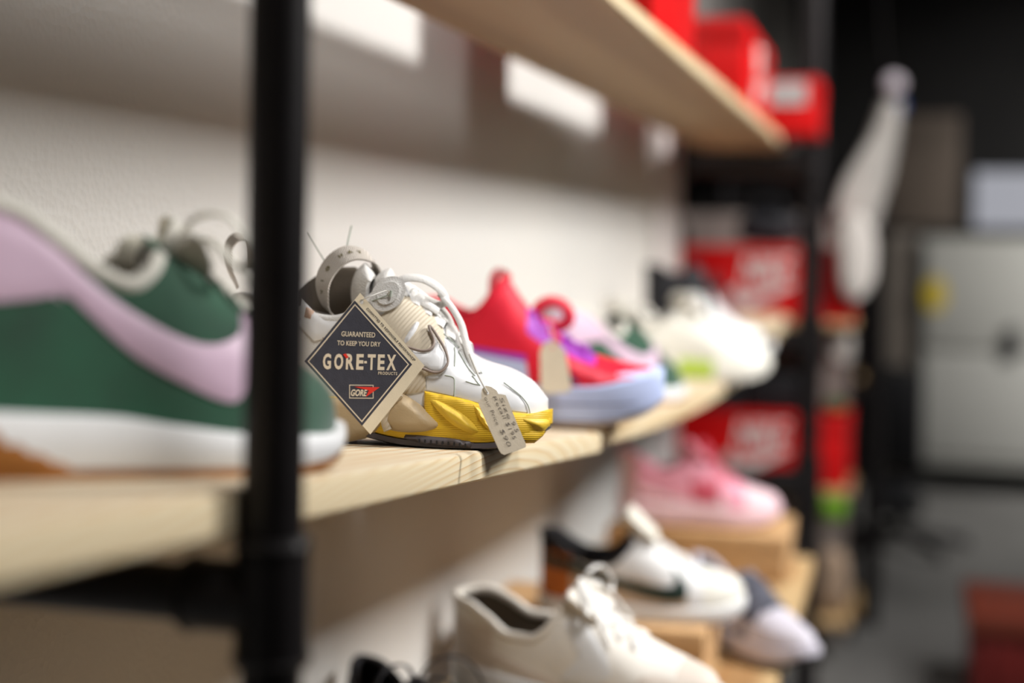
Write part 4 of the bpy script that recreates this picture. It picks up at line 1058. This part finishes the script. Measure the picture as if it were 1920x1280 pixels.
bmesh.ops.transform(bm, matrix=Matrix.Translation(W3(1676, 158, 4.68)-GPp[0]), verts=bm.verts); bm_obj('glint_ball', bm, mat('pale_lilac_glint', srgb(236, 226, 236), .25, coat=.5), gr)  # pale sphere, its colour stands in for a bright highlight
tube('hook', catmull([W3(1676, 158, 4.68)-GPp[0], W3(1660, 100, 4.68)-GPp[0], W3(1655, 20, 4.68)-GPp[0], W3(1654, -120, 4.68)-GPp[0]], 5), .004, M_black_pipe, gr)
rs2, _ = sheetwrap('hanging_garment', 'white folded cloth hanging at the right end of the upper large red box',
    [(1598, 402, 4.36), (1604, 450, 4.36), (1606, 510, 4.36), (1600, 560, 4.36)], [(0, .035), (.3, .055), (.7, .05), (1, .02)], .03, mat('white_cloth', srgb(214, 208, 202), .8), 'cloth')
# things on the far right of the stand
M_leaf = mat('leaf_green', srgb(110, 160, 30), .6)
def pouch(px, py, d, rx, rz, m, label, cat, name, seed):
    p = W3(px, py, d); r = empty(name, tuple(p)); tag(r, label, cat); bm_obj('body', lump('', 0, rx, .05, rz, m, '', '', seed), m, r, auto=None)
pouch(1572, 690, 4.56, .045, .070, mat('pale_cloth', srgb(190, 184, 178), .8), 'pale folded cloth between the two large red boxes', 'cloth', 'folded_cloth', 1)
pouch(1566, 774, 4.50, .034, .022, mat('dark_green', srgb(60, 84, 34), .7), 'dark green soft pouch on the lower large red box', 'pouch', 'pouch', 2)
pouch(1562, 975, 4.40, .040, .040, M_leaf, 'bright green pouch below the lower large red box', 'pouch', 'pouch', 5)
pouch(1562, 1148, 4.48, .050, .10, mat('tan_cloth', srgb(170, 146, 124), .8), 'tan cloth bundle on the lowest board of the dark stand', 'bundle', 'cloth_bundle', 6)
# far wall furniture
DF = 8.2
M_pale = mat('pale_enamel', srgb(196, 196, 190), .5, 2, .04); M_hand = mat('dark_handle', srgb(60, 60, 62), .4)
def at_y(px, py, y): r_ = raydir(px, py); return EYE+r_*(y/r_.y)
YC = 7.9
def facade(name, px0, py0, px1, py1, y, dep, m, label, cat, body):
    a = at_y(px0, py1, y); b = at_y(px1, py1, y); t = at_y((px0+px1)/2, py0, y); z0 = (a.z+b.z)/2
    if z0 < .03: z0 = 0
    r = empty(name, ((a.x+b.x)/2, y, z0)); tag(r, label, cat); w_ = (b.x-a.x)/2; h = t.z-z0
    box(body, (-w_, 0, 0), (w_, dep, h), m, r, .006); return r, w_, h
cabn, cw, ch = facade('cabinet', 1722, 446, 2080, 880, YC, .6, M_pale, 'large pale grey metal cabinet against the far wall', 'cabinet', 'body')
box('door', (-cw+.02, -.018, .06), (cw-.02, -.0005, ch*.50), mat('pale_enamel_door', srgb(188, 188, 183), .5), cabn, .004)
box('door', (-cw+.02, -.018, ch*.52), (cw-.02, -.0005, ch-.04), mat('pale_enamel_door', srgb(202, 202, 196), .5), cabn, .004)
hp_ = at_y(1897, 700, YC); r0 = cabn.location
box('handle', (hp_.x-r0.x-.03, -.05, hp_.z-.06), (hp_.x-r0.x+.03, -.017, hp_.z+.10), M_hand, cabn, .008)
st_ = at_y(1754, 552, YC-.02)
bm = bmesh.new(); bmesh.ops.create_cone(bm, cap_ends=True, segments=40, radius1=.072, radius2=.072, depth=.003)
bmesh.ops.transform(bm, matrix=Matrix.Translation((st_.x, YC-.022, st_.z)) @ Matrix.Diagonal((.8, 1, 1.25, 1)) @ Matrix.Rotation(math.pi/2, 4, 'X'), verts=bm.verts)
so = bm_obj('sticker', bm, mat('yellow_vinyl', srgb(226, 200, 70), .5)); tag(so, 'yellow oval sticker on the pale grey metal cabinet', 'sticker')
pn_, w_, h = facade('panel_board', 1655, 215, 1800, 424, YC+.2, .05, mat('brown_grey_board', srgb(110, 98, 88), .8, 3, .25), 'brown-grey board standing on the cabinet row by the far wall', 'board', 'panel')
scn_, w_, h = facade('wall_screen', 1822, 318, 2080, 432, YC+.15, .06, mat('dark_bezel', srgb(20, 20, 22), .4), 'pale lit screen on top of the grey cabinet', 'screen', 'case')
em = bpy.data.materials.new('lit_screen'); em.use_nodes = True; eb = em.node_tree.nodes['Principled BSDF']
eb.inputs['Emission Color'].default_value = (.62, .63, .70, 1); eb.inputs['Emission Strength'].default_value = .55; eb.inputs['Base Color'].default_value = (.02, .02, .02, 1)
box('screen_glass', (-w_+.01, -.006, .01), (w_-.01, -.0005, h-.01), em, scn_, .001)
# shelf top under the board and screen, and dark things left of the cabinet
lo, w_, h = facade('locker', 1640, 436, 1718, 872, YC+.05, .5, mat('warm_grey_enamel', srgb(120, 112, 104), .6, 3, .15), 'warm grey locker left of the pale cabinet by the far wall', 'locker', 'body')
box('door', (-w_+.02, -.015, .05), (w_-.02, -.0005, h-.05), mat('warm_grey_door', srgb(112, 104, 96), .6), lo, .003)
ch_, w_, h = facade('office_chair', 1640, 700, 1730, 870, 6.6, .5, M_blk2, 'black office chair in front of the warm grey locker', 'chair', 'backrest')
box('seat', (-w_, -.45, -.16), (w_, .02, -.06), M_blk2, ch_, .03)
z0c = ch_.location.z
tube('gas_column', [(0, -.2, -.16), (0, -.2, -z0c+.06)], .03, M_black_pipe, ch_)
for i in range(5):
    a_ = i*2*math.pi/5+.3; tube('leg', [(0, -.2, -z0c+.09), (math.cos(a_)*.30, -.2+math.sin(a_)*.30, -z0c+.035)], .022, M_black_pipe, ch_)
    tube('caster', [(math.cos(a_)*.30-.012, -.2+math.sin(a_)*.30, -z0c+.025), (math.cos(a_)*.30+.012, -.2+math.sin(a_)*.30, -z0c+.025)], .025, M_rubber_k, ch_)
# red crate on the floor at the right
cp = on_z(1822, 1345, 0)
rc = empty('crate', tuple(cp)); tag(rc, 'dull red crate on the grey floor at the lower right', 'crate')
hc = 1.0
zt_ = at_y(1900, 1155, cp.y).z
M_crate = mat('dull_red_plastic', srgb(108, 22, 18), .6, 4, .2); M_crate2 = mat('rust_rim', srgb(112, 46, 28), .6)
bm = bmesh.new(); add_box(bm, (0, 0, 0), (.62, .4, zt_-.03), .01); bm_obj('body', bm, M_crate, rc)
box('rim', (-.012, -.012, zt_-.06), (.632, .412, zt_), M_crate2, rc, .006)
for i in range(5): box('rib', (.06+i*.12, -.010, .03), (.08+i*.12, .001, zt_-.07), M_crate, rc, .003)
# dark red object up in the dark
# ceiling lamp fittings
M_tube = bpy.data.materials.new('lamp_tube'); M_tube.use_nodes = True; tb_ = M_tube.node_tree.nodes['Principled BSDF']
tb_.inputs['Emission Color'].default_value = (1, .95, .88, 1); tb_.inputs['Emission Strength'].default_value = 4
for (x, y, z, sx, sy, lbl) in ((2.0, 2.45, 3.40, .40, 1.2, 'white strip lamp on the ceiling across from the shelves'), (3.2, 6.0, 3.40, .4, 1.1, 'white strip lamp on the ceiling before the far cabinets')):
    r = empty('ceiling_lamp', (x, y, z)); tag(r, lbl, 'lamp', 'strip lamps on the ceiling'); box('housing', (-sx/2, -sy/2, .02), (sx/2, sy/2, ZC-z-.001), M_pale, r, .005)
    tube('lamp_tube', [(0, -sy/2+.05, .0), (0, sy/2-.05, .0)], .018, M_tube, r)
area_light('far_room_light', (3.2, 6.0, 3.3), (1.6, 7.7, .6), 1.0, .5, 68, (1, .97, .93), 85)
